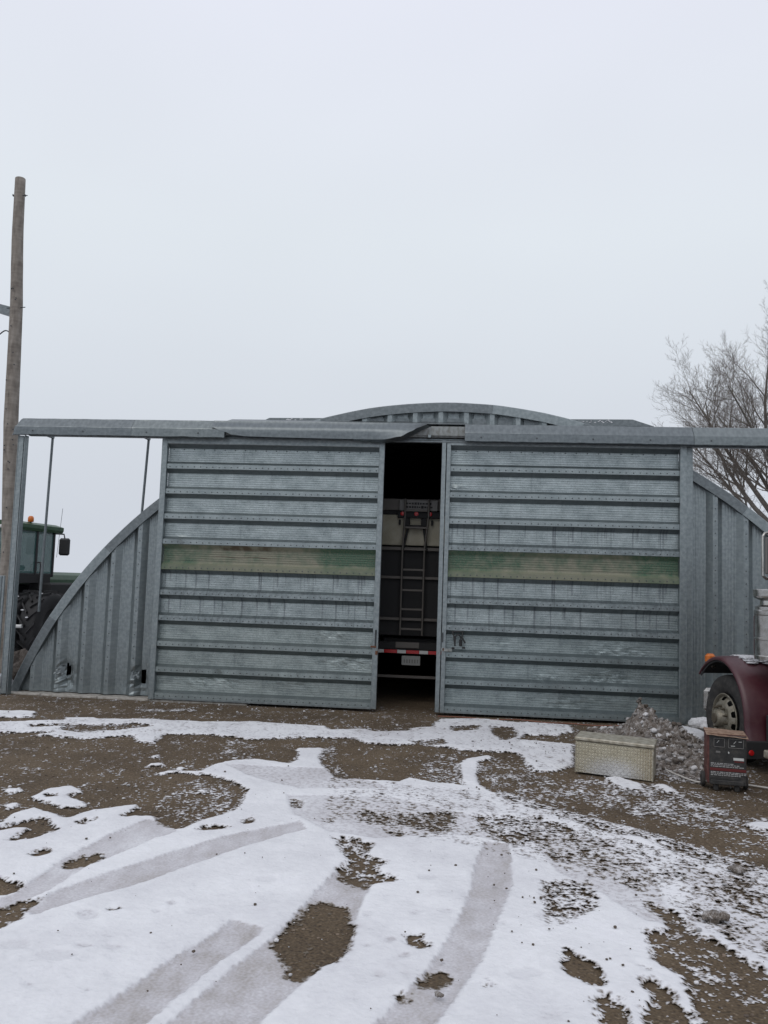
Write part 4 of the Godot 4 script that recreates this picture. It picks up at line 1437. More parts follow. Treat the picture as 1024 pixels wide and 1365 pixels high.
func branch(p: Vector3, d: Vector3, l: float, r: float, depth: int) -> void:
	var seg: int = [7, 5, 4, 3, 2][depth]
	var pts := [p]
	var rad := [r]
	var q := p
	var dir := d
	var bend := Vector3(trng.randf_range(-1, 1), 0, trng.randf_range(-1, 1)) * 0.10
	for i in seg:
		var wob := Vector3(trng.randf_range(-1, 1), trng.randf_range(-1, 1), trng.randf_range(-1, 1)) * (0.07 + 0.05 * depth)
		dir = (dir + bend + wob + Vector3.UP * (0.05 if depth < 2 else 0.03)).normalized()
		q += dir * l / seg
		pts.append(q)
		rad.append(r * (1.0 - 0.85 * (i + 1.0) / seg))
	st = limb_st if depth < 2 else twig_st
	tube(pts, rad, [8, 5, 4, 3, 3][depth], false)
	if depth >= 4:
		return
	var kids: int = [13, 9, 6, 6][depth]
	for k in kids:
		var t := lerpf([0.28, 0.15, 0.15, 0.2][depth], 1.0, (k + trng.randf() * 0.8) / kids)
		var at := minf(t, 0.99) * seg
		var i := int(at)
		var c: Vector3 = pts[i].lerp(pts[i + 1], at - i)
		var along: Vector3 = (pts[i + 1] - pts[i]).normalized()
		var side: Vector3 = axes_along(along)[0].rotated(along, k * 2.4 + trng.randf_range(-0.7, 0.7))
		var open := trng.randf_range(0.45, 0.8)
		var nd := (along * cos(open) + side * sin(open) + Vector3.UP * 0.12).normalized()
		branch(c, nd, l * [0.42, 0.5, 0.52, 0.5][depth] * (1.1 - 0.5 * t) * trng.randf_range(0.75, 1.25), maxf(lerpf(rad[i], rad[i + 1], at - i) * 0.5, 0.004), depth + 1)

func make_trees() -> void:
	trng.seed = 99
	var t := thing("bare_tree", "large leafless tree standing behind the shed, spreading limbs of fine twigs", "tree", Vector3(13.75, 0, -23.0))
	begin()
	tube([Vector3(0.1, -0.3, 0), Vector3(0.05, 0.5, 0), Vector3(0, 2.0, 0.05), Vector3(0.05, 3.6, 0), Vector3(0.0, 4.8, 0)], [0.62, 0.46, 0.38, 0.36, 0.2], 14)
	done("trunk", M.bark, t)
	begin()
	limb_st = st
	begin()
	twig_st = st
	var limbs := [[200.0, 33.0, 8.6], [185.0, 50.0, 7.6], [165.0, 20.0, 9.2], [225.0, 45.0, 7.0], [120.0, 34.0, 8.4], [60.0, 26.0, 7.4], [20.0, 44.0, 7.5], [320.0, 36.0, 8.0], [270.0, 22.0, 7.6], [0.0, 8.0, 7.4], [180.0, 64.0, 6.4], [345.0, 58.0, 6.5]]
	for b in limbs:
		var a := deg_to_rad(b[0])
		var e := deg_to_rad(b[1])
		branch(Vector3(0, trng.randf_range(3.3, 4.7), 0), Vector3(sin(e) * cos(a), cos(e), sin(e) * sin(a)), b[2], 0.135, 0)
	st = limb_st
	done("limbs", M.bark, t)
	st = twig_st
	stuff(done("twigs", M.twig, t))
	t.scale = Vector3(0.97, 0.92, 0.97)
	var c := t.duplicate() as Node3D
	c.name = numbered("bare_tree")
	add_child(c, true)
	c.position = Vector3(25.5, -1.0, -50.0)
	c.rotation.y = 2.0
	c.scale = Vector3.ONE * 0.72
	tag(c, "smaller leafless tree farther off, beyond the large one", "tree")

# ---------- the truck inside the shed ----------
func make_grain_truck() -> void:
	var t := thing("grain_truck", "dark rear of a grain truck with ladder parked inside the shed", "truck", Vector3(-0.85, 0, -0.9))
	var put_box := func(called: String, c: Vector3, s: Vector3, m: Material) -> MeshInstance3D:
		begin()
		box(c, s, 0.008)
		return done(called, m, t)
	put_box.call("tailgate_panel", Vector3(0, 2.89, -0.05), Vector3(2.5, 0.52, 0.05), M.cream).set_meta("label", "cream upper panel")
	put_box.call("lower_gate", Vector3(0, 1.85, -0.06), Vector3(2.5, 1.5, 0.05), M.soot)
	put_box.call("top_rail", Vector3(0, 3.33, -0.07), Vector3(2.5, 0.2, 0.06), M.truck_rail)
	put_box.call("gate_bar", Vector3(0, 2.57, 0.0), Vector3(2.5, 0.06, 0.05), M.truck_rail)
	put_box.call("gate_bar", Vector3(0, 2.08, 0.0), Vector3(2.5, 0.05, 0.05), M.truck_rail)
	put_box.call("gate_bar", Vector3(0, 1.38, 0.0), Vector3(2.5, 0.05, 0.05), M.truck_rail)
	put_box.call("dark_gap", Vector3(0, 3.18, -0.09), Vector3(2.5, 0.1, 0.05), M.soot)
	put_box.call("box_body", Vector3(0, 2.2, -2.3), Vector3(2.5, 2.2, 4.3), M.soot)
	put_box.call("bumper", Vector3(0, 0.94, 0.06), Vector3(2.4, 0.12, 0.14), M.soot)
	put_box.call("tread_plate", Vector3(-0.02, 0.955, 0.14), Vector3(0.4, 0.1, 0.02), M.truck_rail)
	put_box.call("hitch_bar", Vector3(0, 0.42, 0.0), Vector3(2.2, 0.045, 0.08), M.truck_rail)
	put_box.call("sign_board", Vector3(0.09, 3.315, 0.02), Vector3(0.66, 0.19, 0.03), M.gray_paint)
	put_box.call("lamp_bar", Vector3(0.1, 3.15, 0.03), Vector3(0.72, 0.11, 0.05), M.soot)
	# faded marks on the sign board
	begin()
	for r in 2:
		var x := -0.12
		while x < 0.30:
			var w := rng.randf_range(0.02, 0.05)
			box(Vector3(x + w / 2, 3.345 - r * 0.06, 0.037), Vector3(w, rng.randf_range(0.02, 0.045), 0.003), 0.0005)
			x += w + 0.012
	stuff(done("faded_marks", M.soot, t))
	for k in 3:
		begin()
		lathe([Vector2(0.038, 0), Vector2(0.034, 0.014), Vector2(0.0, 0.022)], 14, frame_of(Vector3.RIGHT, Vector3.BACK, Vector3.DOWN, Vector3(-0.175 + 0.235 * k, 3.166, 0.056)))
		done("marker_lamp", M.red_lens, t)
	# reflective tape in turns of red and white
	var x := -1.15
	var red := true
	while x < 1.1:
		var w := 0.22 if red else 0.15
		begin()
		box(Vector3(x + w / 2, 0.845, 0.12), Vector3(w - 0.004, 0.055, 0.006), 0.001)
		done("reflective_tape", M.red_lens if red else M.plate, t)
		x += w
		red = not red
	put_box.call("tape_rail", Vector3(0, 0.845, 0.09), Vector3(2.4, 0.075, 0.05), M.soot)
	put_box.call("license_plate", Vector3(0.045, 0.70, 0.1), Vector3(0.31, 0.155, 0.006), M.dull_plate)
	begin()
	for k in 6:
		box(Vector3(-0.065 + k * 0.044, 0.69, 0.105), Vector3(0.022, 0.06, 0.003), 0.0005)
	stuff(done("plate_characters", M.gray_paint, t))
	# ladder with its hoop over the top
	var lad := part("ladder", t)
	for s in [-1, 1]:
		begin()
		tube([Vector3(0.03 + s * 0.185, 1.12, 0.09), Vector3(0.03 + s * 0.185, 2.55, 0.09), Vector3(0.07 + s * 0.2, 3.12, 0.10), Vector3(0.07 + s * 0.2, 3.42, 0.10)], [0.017], 8)
		done("rail", M.truck_rail, lad)
		begin()
		rod(Vector3(0.05 + s * 0.2, 2.55, 0.05), Vector3(0.06 + s * 0.13, 2.95, 0.05), 0.02)
		done("brace", M.soot, lad)
	for y in [1.22, 1.55, 1.87, 2.215, 2.56, 2.93, 3.22]:
		begin()
		box(Vector3(0.035 + (y - 1.2) * 0.015, y, 0.09), Vector3(0.37, 0.035, 0.03), 0.006)
		done("rung", M.truck_rail, lad)
	# winch bracket between the rails
	begin()
	box(Vector3(-0.09, 3.02, 0.05), Vector3(0.09, 0.14, 0.08), 0.01)
	box(Vector3(0.19, 3.02, 0.05), Vector3(0.09, 0.14, 0.08), 0.01)
	box(Vector3(0.05, 2.95, 0.05), Vector3(0.3, 0.05, 0.08), 0.01)
	box(Vector3(-0.22, 3.02, 0.03), Vector3(0.035, 0.09, 0.04), 0.006)
	box(Vector3(0.33, 3.02, 0.03), Vector3(0.035, 0.09, 0.04), 0.006)
	done("latch_bracket", M.soot, t)
	for s in [-1, 1]:
		begin()
		tyre(Vector3(s * 0.92, 0.5, -1.3), Vector3(s, 0, 0), 0.5, 0.28)
		done("wheel", M.rubber, t)
	begin()
	box(Vector3(0, 0.95, -2.4), Vector3(0.9, 0.2, 4.5), 0.01)
	done("chassis", M.soot, t)

# plain tyre lying on an axle direction; c is its middle
func tyre(c: Vector3, ax: Vector3, r: float, w: float, rim := 0.55) -> void:
	var u: Vector3 = axes_along(ax)[0]
	var f := frame_of(u, ax.normalized(), u.cross(ax.normalized()), c)
	var h := w / 2
	lathe([Vector2(r * rim, -h * 0.7), Vector2(r * (rim + 0.06), -h * 0.86), Vector2(r * 0.78, -h), Vector2(r * 0.92, -h * 0.95), Vector2(r * 0.985, -h * 0.8), Vector2(r, -h * 0.6), Vector2(r, h * 0.6), Vector2(r * 0.985, h * 0.8), Vector2(r * 0.92, h * 0.95), Vector2(r * 0.78, h), Vector2(r * (rim + 0.06), h * 0.86), Vector2(r * rim, h * 0.7), Vector2(r * rim, -h * 0.7)], 40, f)

# ---------- the tractor beyond the shed ----------
func make_tractor() -> void:
	var t := thing("tractor", "green cabbed farm tractor with amber beacon half hidden behind the shed end", "tractor", Vector3(-10.57, 0.42, -5.44), deg_to_rad(-6.0))
	t.scale = Vector3.ONE * 0.79
	var lug_tyre := func(at: Vector3, r: float, w: float) -> void:
		var wheel := part("wheel", t, at)
		begin()
		tyre(Vector3.ZERO, Vector3.RIGHT, r, w, 0.5)
		done("tyre", M.black_rubber, wheel)
		begin()
		for k in 16:
			for s in [-1, 1]:
				var a := TAU * (k + (0.5 if s > 0 else 0.0)) / 16.0
				var pts := PackedVector3Array()
				for i in 5:
					var q := i / 4.0
					var b := a + 0.30 * q
					var x: float = s * lerpf(0.02, w * 0.5, q)
					for e in [[-0.045, 0.0], [-0.03, 0.07], [0.03, 0.07], [0.045, 0.0]]:
						var rr: float = r * (1.0 - 0.02 * q) + e[1]
						pts.append(Vector3(x, sin(b + e[0]) * rr, cos(b + e[0]) * rr))
				sheet(pts, 5, 4, PackedVector2Array(), {}, -1)
		stuff(done("tread_lugs", M.black_rubber, wheel))
		begin()
		lathe([Vector2(0, 0.05), Vector2(r * 0.2, 0.05), Vector2(r * 0.45, w * 0.2), Vector2(r * 0.52, w * 0.36)], 24, frame_of(Vector3.BACK, Vector3.RIGHT, Vector3.UP, Vector3.ZERO))
		done("rim", M.soot, wheel)
	for x in [-1.55, -0.88, 0.88, 1.55]:
		lug_tyre.call(Vector3(x, 0.44, 0.4), 0.92, 0.56)
	for x in [-1.55, -0.88, 0.88, 1.55]:
		lug_tyre.call(Vector3(x, 0.44, -2.6), 0.92, 0.56)
	begin()
	slab(PackedVector2Array([Vector2(-0.95, 1.62), Vector2(0.95, 1.62), Vector2(0.95, 1.86), Vector2(-0.95, 1.86)]), -0.6, 1.15, Transform3D.IDENTITY)
	for k in 3:
		box(Vector3(0, 1.66 + k * 0.08, 1.16), Vector3(1.8, 0.03, 0.03), 0.006)
	done("rear_deck", M.soot, t)
	begin()
	box(Vector3(0, 1.2, -1.0), Vector3(0.7, 0.7, 3.6), 0.03)
	box(Vector3(0.95, 1.15, -1.0), Vector3(0.75, 0.95, 1.9), 0.05)
	box(Vector3(0, 0.44, 0.4), Vector3(3.0, 0.22, 0.22), 0.03)
	box(Vector3(0, 0.44, -2.6), Vector3(2.0, 0.2, 0.2), 0.03)
	done("chassis", M.soot, t)
	# bonnet, rounded over the top
	begin()
	var hood := PackedVector2Array([Vector2(-0.5, 1.1), Vector2(0.5, 1.1), Vector2(0.5, 1.72), Vector2(0.42, 1.86), Vector2(0.2, 1.95), Vector2(-0.2, 1.95), Vector2(-0.42, 1.86), Vector2(-0.5, 1.72)])
	slab(hood, -3.7, -0.8, Transform3D.IDENTITY)
	done("bonnet", M.green_paint, t)
	# cab: posts, glass, roof
	var cab := part("cab", t)
	for p in [[-0.85, 0.85], [0.85, 0.85], [-0.85, -0.8], [0.85, -0.8], [0.85, 0.05], [-0.85, 0.05]]:
		begin()
		box(Vector3(p[0], 2.5, p[1]), Vector3(0.09, 1.4, 0.09), 0.02)
		done("post", M.black, cab)
	for g in [[Vector3(0, 2.5, 0.86), Vector3(1.62, 1.34, 0.01)], [Vector3(0, 2.5, -0.81), Vector3(1.62, 1.34, 0.01)], [Vector3(0.86, 2.5, 0.03), Vector3(0.01, 1.34, 1.56)], [Vector3(-0.86, 2.5, 0.03), Vector3(0.01, 1.34, 1.56)]]:
		begin()
		box(g[0], g[1], 0.002)
		done("window", M.glass, cab)
	begin()
	box(Vector3(0, 1.86, 0.0), Vector3(1.75, 0.1, 1.75), 0.02)
	box(Vector3(-0.42, 2.2, 0.87), Vector3(0.07, 0.7, 0.03), 0.01)
	done("cab_floor", M.black, cab)
	begin()
	var rp := PackedVector2Array([Vector2(-1.0, 3.14), Vector2(0.94, 3.14), Vector2(0.98, 3.22), Vector2(0.98, 3.32), Vector2(0.7, 3.4), Vector2(-0.7, 3.4), Vector2(-0.98, 3.32), Vector2(-1.04, 3.22)])
	slab(rp, -1.1, 1.05, Transform3D.IDENTITY)
	done("roof", M.green_paint, cab)
	for k in 5:
		begin()
		lump(Vector3(-0.76 + 0.38 * k, 3.22, 1.06), Vector3(0.12, 0.05, 0.03), 1.0, 0.0, 8)
		done("work_light", M.plate, cab)
	begin()
	lump(Vector3(0.05, 2.55, 0.25), Vector3(0.3, 0.42, 0.12), 2.0, 0.1, 10)
	box(Vector3(0.05, 2.05, 0.0), Vector3(0.56, 0.16, 0.56), 0.05)
	done("seat", M.soot, cab)
	var be := part("beacon", t)
	begin()
	lathe([Vector2(0.0, 0.22), Vector2(0.055, 0.21), Vector2(0.085, 0.16), Vector2(0.085, 0.06), Vector2(0.07, 0.04)], 16, Transform3D(Basis.IDENTITY, Vector3(0.78, 3.36, 0.3)))
	done("lens", M.amber, be)
	begin()
	rod(Vector3(0.78, 3.3, 0.3), Vector3(0.78, 3.43, 0.3), 0.03)
	done("stem", M.black, be)
	var mi := part("mirror", t)
	begin()
	box(Vector3(1.42, 2.72, -0.5), Vector3(0.34, 0.52, 0.14), 0.05)
	done("mirror_head", M.black, mi)
	begin()
	tube([Vector3(0.85, 3.12, -0.75), Vector3(1.35, 3.1, -0.55), Vector3(1.4, 2.98, -0.52)], [0.02], 8)
	done("mirror_arm", M.black, mi)
	begin()
	tube([Vector3(1.02, 1.45, 0.05), Vector3(1.02, 2.12, 0.02), Vector3(0.98, 2.22, 0.0), Vector3(0.9, 2.22, 0.0)], [0.022], 8)
	done("handrail", M.black, t)
	begin()
	tube([Vector3(1.05, 2.4, -0.7), Vector3(1.12, 3.9, -0.75)], [0.006], 5)
	done("aerial", M.black, t)
	begin()
	slab(PackedVector2Array([Vector2(-0.9, 3.4), Vector2(-0.25, 3.4), Vector2(-0.75, 3.55), Vector2(-0.9, 3.55)]), 0.2, 0.5, Transform3D.IDENTITY)
	done("receiver", M.gray_paint, t)
	begin()
	rod(Vector3(0.75, 0.42, 1.5), Vector3(1.5, 0.44, 1.42), 0.05, 10)
	done("hydraulic_cylinder", M.plate, t)
	begin()
	var hose := []
	for k in 12:
		var q := k / 11.0
		hose.append(Vector3(0.75 - 0.9 * q, 0.42 - 0.5 * q + 0.25 * q * q, 1.5))
	tube(hose, [0.018], 6)
	done("hose", M.black, t)
	begin()
	for k in 12:
		var a := rng.randf_range(0.15, 1.3)
		var w: float = [-1.55, -0.88, 0.88, 1.55][k % 4] + rng.randf_range(-0.2, 0.2)
		lump(Vector3(w, 0.44 + sin(a) * 0.98, 0.4 + cos(a) * 0.98), Vector3(0.05, 0.02, 0.03), k * 0.7, 0.4, 5)
	stuff(done("snow_flecks", M.snow_lump, t))

# ---------- the red truck ----------
func make_truck() -> void:
	var t := thing("semi_truck", "dark red long-nosed truck with chrome air cleaner parked facing the shed", "truck")
	var f := Vector3(-0.19, 0, -0.982).normalized()
	var rt := f.cross(Vector3.UP).normalized()
	t.transform = frame_of(f, Vector3.UP, rt, Vector3(3.2, 0, 2.68))
	# front wheels
	for far in 2:
		var wheel := part("wheel", t, Vector3(0, 0.5, 0.0 if far == 0 else 2.36))
		if far == 1:
			wheel.rotation.y = PI
		begin()
		tyre(Vector3(0, 0, 0.15), Vector3(0, 0, 1), 0.51, 0.29, 0.56)
		for k in 4:
			for s in 2:
				lathe([Vector2(0.511, -0.075 + k * 0.045), Vector2(0.516, -0.07 + k * 0.045), Vector2(0.516, -0.04 + k * 0.045), Vector2(0.511, -0.035 + k * 0.045)], 40, frame_of(Vector3.RIGHT, Vector3.BACK, Vector3.DOWN, Vector3(0, 0, 0.15)))
		done("tyre", M.rubber, wheel)
		begin()
		var prof := [[0.294, 0.005], [0.288, -0.004], [0.276, 0.0], [0.268, 0.03], [0.262, 0.035], [0.252, 0.024], [0.246, 0.016], [0.24, 0.008], [0.233, 0.0], [0.225, -0.006], [0.217, -0.012], [0.209, -0.017], [0.20, -0.022], [0.19, -0.03], [0.165, -0.034], [0.11, -0.034], [0.10, -0.034], [0.098, -0.10], [0.085, -0.115], [0.0, -0.12]]
		var pts := PackedVector3Array()
		var skip := {}
		var na := 160
		for i in prof.size():
			for k in na + 1:
				var a := TAU * k / na
				pts.append(Vector3(cos(a) * prof[i][0], sin(a) * prof[i][0], prof[i][1]))
		for k in na:
			for i in range(4, 12):
				var off: float = (k % 16) - 7.5
				if pow(off / 4.3, 2.0) + pow((i - 7.5) / 3.4, 2.0) < 1.0:
					skip[Vector2i(i, k)] = true
		sheet(pts, prof.size(), na + 1, PackedVector2Array(), skip, 0)
		done("rim", M.rim, wheel)
		begin()
		lathe([Vector2(0.28, 0.10), Vector2(0.0, 0.10)], 24, frame_of(Vector3.RIGHT, Vector3.BACK, Vector3.DOWN, Vector3.ZERO), true)
		done("brake_drum", M.soot, wheel)
		begin()
		for k in 10:
			var a := TAU * (k + 0.5) / 10.0
			lathe([Vector2(0.017, 0.0), Vector2(0.016, 0.035), Vector2(0.009, 0.038), Vector2(0.009, 0.055), Vector2(0, 0.056)], 6, frame_of(Vector3.RIGHT, Vector3.FORWARD, Vector3.UP, Vector3(cos(a) * 0.142, sin(a) * 0.142, -0.034)), true)
		done("lug_nuts", M.grime, wheel)
		begin()
		lathe([Vector2(0.06, 0.0), Vector2(0.055, 0.012), Vector2(0, 0.014)], 16, frame_of(Vector3.RIGHT, Vector3.FORWARD, Vector3.UP, Vector3(0, 0, -0.12)))
		done("hub_cap", M.grime, wheel)
	# fenders: one sheet swept over the wheel, with a rolled lip
	for far in 2:
		var path := []
		for k in 34:
			var a := deg_to_rad(lerpf(42.0, 180.0, k / 33.0))
			path.append([Vector2(cos(a) * (0.64 if a < PI / 2 else 0.61), 0.51 + sin(a) * 0.69), Vector2(cos(a), sin(a))])
		for k in 4:
			path.append([Vector2(-0.61 - 0.012 * (k + 1), 0.51 - 0.055 * (k + 1)), Vector2(-1, -0.05)])
		var sec := [Vector2(-0.012, 0.014), Vector2(-0.012, 0.002), Vector2(-0.006, -0.004), Vector2(0.012, 0.0), Vector2(0.027, 0.014), Vector2(0.038, 0.05), Vector2(0.044, 0.25), Vector2(0.040, 0.5), Vector2(0.03, 0.72)]
		var pts := PackedVector3Array()
		var inner := PackedVector3Array()
		for p in path:
			for s in sec:
				var q: Vector2 = p[0] + p[1] * s.x
				pts.append(Vector3(q.x, q.y, s.y - 0.08 if far == 0 else 2.44 - s.y))
			for s in [Vector2(-0.036, 0.024), Vector2(-0.018, 0.014), Vector2(0.015, 0.08), Vector2(0.02, 0.72)]:
				var q: Vector2 = p[0] + p[1] * s.x
				inner.append(Vector3(q.x, q.y, s.y - 0.08 if far == 0 else 2.44 - s.y))
		begin()
		sheet(pts, path.size(), sec.size(), PackedVector2Array(), {}, 0)
		var fe := done("fender", M.maroon, t)
		begin()
		sheet(inner, path.size(), 4, PackedVector2Array(), {}, 0)
		done("liner", M.soot, fe)
		begin()
		for k in 70:
			var i := rng.randi_range(10, 17)
			var q: Vector2 = path[i][0] + path[i][1] * 0.044
			lump(Vector3(q.x, q.y + 0.002, (0.3 if far == 0 else 2.06) + rng.randf_range(-0.12, 0.22)) + Vector3(rng.randf_range(-0.04, 0.04), 0, 0), Vector3(rng.randf_range(0.03, 0.075), 0.009, rng.randf_range(0.03, 0.075)), k * 1.3, 0.6, 8)
		stuff(done("snow_flecks", M.snow_lump, fe))
		begin()
		var zz: float = 0.05 if far == 0 else 2.31
		box(Vector3(0.44, 1.165, zz), Vector3(0.10, 0.13, 0.12), 0.03)
		done("turn_signal", M.amber, t)
		begin()
		box(Vector3(0.42, 1.09, zz + 0.02), Vector3(0.08, 0.06, 0.08), 0.02)
		done("lamp_base", M.chrome, t)
		begin()
		lathe([Vector2(0.19, 1.20), Vector2(0.192, 1.24), Vector2(0.185, 1.25), Vector2(0.185, 1.42), Vector2(0.191, 1.425), Vector2(0.191, 1.445), Vector2(0.185, 1.45), Vector2(0.185, 1.70), Vector2(0.192, 1.71), Vector2(0.192, 1.755), Vector2(0.18, 1.765), Vector2(0.18, 1.80), Vector2(0.13, 1.82), Vector2(0.12, 1.87), Vector2(0.19, 1.90), Vector2(0.20, 1.92), Vector2(0.20, 1.99), Vector2(0.18, 2.0), Vector2(0.0, 2.005)], 36, Transform3D(Basis.IDENTITY, Vector3(-0.62, 0.06, 0.25 if far == 0 else 2.11)), false, true)
		done("air_cleaner", M.chrome, t)
		begin()
		box(Vector3(-0.62, 1.45, 0.48 if far == 0 else 1.88), Vector3(0.06, 0.3, 0.14), 0.01)
		done("air_cleaner_bracket", M.chrome, t)
		var mi := part("mirror", t)
		var mz: float = -0.17 if far == 0 else 2.31
		begin()
		tube([Vector3(-1.16, 2.2, mz), Vector3(-1.16, 2.63, mz), Vector3(-1.16, 2.66, mz + 0.02), Vector3(-1.16, 2.67, mz + 0.05), Vector3(-1.16, 2.67, mz + 0.19), Vector3(-1.16, 2.64, mz + 0.22), Vector3(-1.16, 2.2, mz + 0.22), Vector3(-1.16, 2.17, mz + 0.19), Vector3(-1.16, 2.17, mz + 0.04), Vector3(-1.16, 2.2, mz)], [0.016], 10)
		done("mirror_frame", M.chrome, mi)
		begin()
		box(Vector3(-1.17, 2.42, mz + 0.11), Vector3(0.03, 0.40, 0.18), 0.01)
		done("mirror_glass", M.gray_paint, mi)
		begin()
		var ci: float = 0.34 if far == 0 else 2.02
		rod(Vector3(-1.16, 2.67, mz + 0.12), Vector3(-1.2, 2.74, ci), 0.012)
		rod(Vector3(-1.16, 2.17, mz + 0.12), Vector3(-1.2, 2.05, ci), 0.012)
		done("mirror_arm", M.chrome, mi)
	# bonnet, radiator shell, bumper
	begin()
	var hood := PackedVector2Array([Vector2(0.55, 0.8), Vector2(1.81, 0.8), Vector2(1.81, 1.72), Vector2(1.73, 1.84), Vector2(1.55, 1.90), Vector2(0.81, 1.90), Vector2(0.63, 1.84), Vector2(0.55, 1.72)])
	slab(hood, -1.0, 0.30, frame_of(Vector3.BACK, Vector3.UP, Vector3.RIGHT, Vector3.ZERO))
	done("bonnet", M.maroon, t)
	begin()
	box(Vector3(0.34, 1.25, 1.18), Vector3(0.09, 1.1, 0.95), 0.03)
	done("radiator_shell", M.chrome, t)
	begin()
	for k in 12:
		box(Vector3(0.39, 1.25, 0.80 + k * 0.07), Vector3(0.015, 0.95, 0.02), 0.004)
	done("grille_bars", M.dark_steel, t)
	begin()
	box(Vector3(0.72, 0.62, 1.18), Vector3(0.10, 0.30, 2.16), 0.04)
	box(Vector3(0.5, 0.62, 1.18), Vector3(0.5, 0.2, 1.0), 0.02)
	done("bumper", M.chrome, t)
	# cab, kept to what the bonnet leads to
	begin()
	var cab := PackedVector2Array([Vector2(-0.95, 0.62), Vector2(-0.95, 1.90), Vector2(-1.22, 2.62), Vector2(-1.4, 2.76), Vector2(-2.5, 2.82), Vector2(-2.5, 0.62)])
	slab(cab, 0.36, 2.0, Transform3D.IDENTITY)
	done("cab", M.maroon, t)
	begin()
	slab(PackedVector2Array([Vector2(-1.12, 1.92), Vector2(-1.34, 2.55), Vector2(-2.1, 2.6), Vector2(-2.1, 1.92)]), 0.345, 0.358, Transform3D.IDENTITY)
	done("window", M.glass_dark, t)
	begin()
	box(Vector3(-1.08, 2.26, 1.18), Vector3(0.012, 0.68, 1.4), 0.004, Basis(Vector3.BACK, 0.36))
	done("windscreen", M.glass_dark, t)
	begin()
	rod(Vector3(-2.0, 1.75, 0.33), Vector3(-2.14, 1.75, 0.33), 0.012)
	done("handle", M.chrome, t)
	begin()
	box(Vector3(-2.2, 0.62, 1.18), Vector3(4.4, 0.28, 0.9), 0.02)
	box(Vector3(-0.98, 0.42, 0.75), Vector3(0.4, 0.4, 0.9), 0.03)
	box(Vector3(-0.72, 0.40, 0.42), Vector3(0.04, 0.5, 0.6), 0.01)
	box(Vector3(-0.72, 0.26, 0.12), Vector3(0.04, 0.2, 0.5), 0.01)
	done("chassis", M.soot, t)
	begin()
	box(Vector3(-1.45, 0.285, 0.12), Vector3(0.85, 0.085, 0.44), 0.012)
	done("step", M.alu, t)
	begin()
	box(Vector3(-1.5, 0.36, 0.34), Vector3(0.06, 0.4, 0.1), 0.01)
	box(Vector3(-1.2, 0.36, 0.34), Vector3(0.06, 0.4, 0.1), 0.01)
	done("step_hanger", M.soot, t)
	begin()
	lathe([Vector2(0.032, 0), Vector2(0.027, 0.012), Vector2(0, 0.016)], 14, frame_of(Vector3.UP, Vector3.LEFT, Vector3.BACK, Vector3(-0.745, 0.235, -0.075)))
	done("reflector", M.red_lens, t)
	for s in [0.12, 0.44, 1.92, 2.24]:
		begin()
		tyre(Vector3(-4.2, 0.5, s), Vector3(0, 0, 1), 0.51, 0.28, 0.56)
		lathe([Vector2(0.285, 0.0), Vector2(0.2, 0.02), Vector2(0.0, 0.02)], 24, frame_of(Vector3.RIGHT, Vector3.BACK, Vector3.DOWN, Vector3(-4.2, 0.5, s)))
		done("rear_wheel", M.rubber, t)
	begin()
	box(Vector3(-2.505, 2.3, 1.18), Vector3(0.012, 0.4, 1.1), 0.004)
	done("rear_window", M.glass_dark, t)

# ---------- small things in the yard ----------
func diamond_bump() -> ImageTexture:
	var n := 128
	var im := Image.create(n, n, false, Image.FORMAT_L8)
	for y in n:
		for x in n:
			var v := 0.0
			for c in [[32, 32, 1.0], [96, 96, 1.0], [96, 32, -1.0], [32, 96, -1.0]]:
				var d := Vector2(x - c[0], y - c[1]).rotated(PI / 4 * c[2])
				v = maxf(v, 1.0 - pow(d.x / 40.0, 2.0) - pow(d.y / 11.0, 2.0))
			v = smoothstep(0.0, 0.5, v)
			im.set_pixel(x, y, Color(v, v, v))
	return texture(im)

func box_texture() -> ImageTexture:
	var w := 512
	var h := 256
	var d1 := bytes_of(fbm(0.012, 5, 501), w, h, false)
	var d2 := bytes_of(fbm(0.08, 4, 502), w, h, false)
	var im := Image.create(w, h, false, Image.FORMAT_RGB8)
	for y in h:
		for x in w:
			var i := y * w + x
			var u := x / float(w)
			var v := y / float(h)
			var c := Color(0.66, 0.61, 0.47).lerp(Color(0.84, 0.795, 0.65), d1[i] / 255.0)
			var dm := Vector2(fposmod(u * 12.0, 1.0), fposmod(v * 5.0, 1.0)) * 128.0
			var bar_ := 0.0
			for e in [[32, 32, 1.0], [96, 96, 1.0], [96, 32, -1.0], [32, 96, -1.0]]:
				var d := Vector2(dm.x - e[0], dm.y - e[1]).rotated(PI / 4 * e[2])
				bar_ = maxf(bar_, 1.0 - pow(d.x / 40.0, 2.0) - pow(d.y / 11.0, 2.0))
			c = c.lerp(Color(0.30, 0.265, 0.185), 0.6 * (1.0 - smoothstep(0.0, 0.4, bar_)))
			# frost on the foot of the face, rusty runs towards one end
			var fr := (1.3 - Vector2((u - 0.5) / 0.36, (v - 0.95) / 0.45).length()) + (d2[i] / 255.0 - 0.5) * 1.2
			c = c.lerp(Color(0.62, 0.63, 0.66), clampf(fr, 0.0, 0.75))
			if u > 0.7:
				var k := 0.5 + 0.5 * sin(u * 190.0)
				c = c.lerp(Color(0.25, 0.165, 0.08), clampf(k * (u - 0.68) * 2.2 * (0.4 + d2[i] / 255.0), 0.0, 0.55))
			if d2[i] < 70:
				c = c.lerp(Color(0.10, 0.09, 0.07), 0.5)
			im.set_pixel(x, y, c.linear_to_srgb())
	return texture(im)

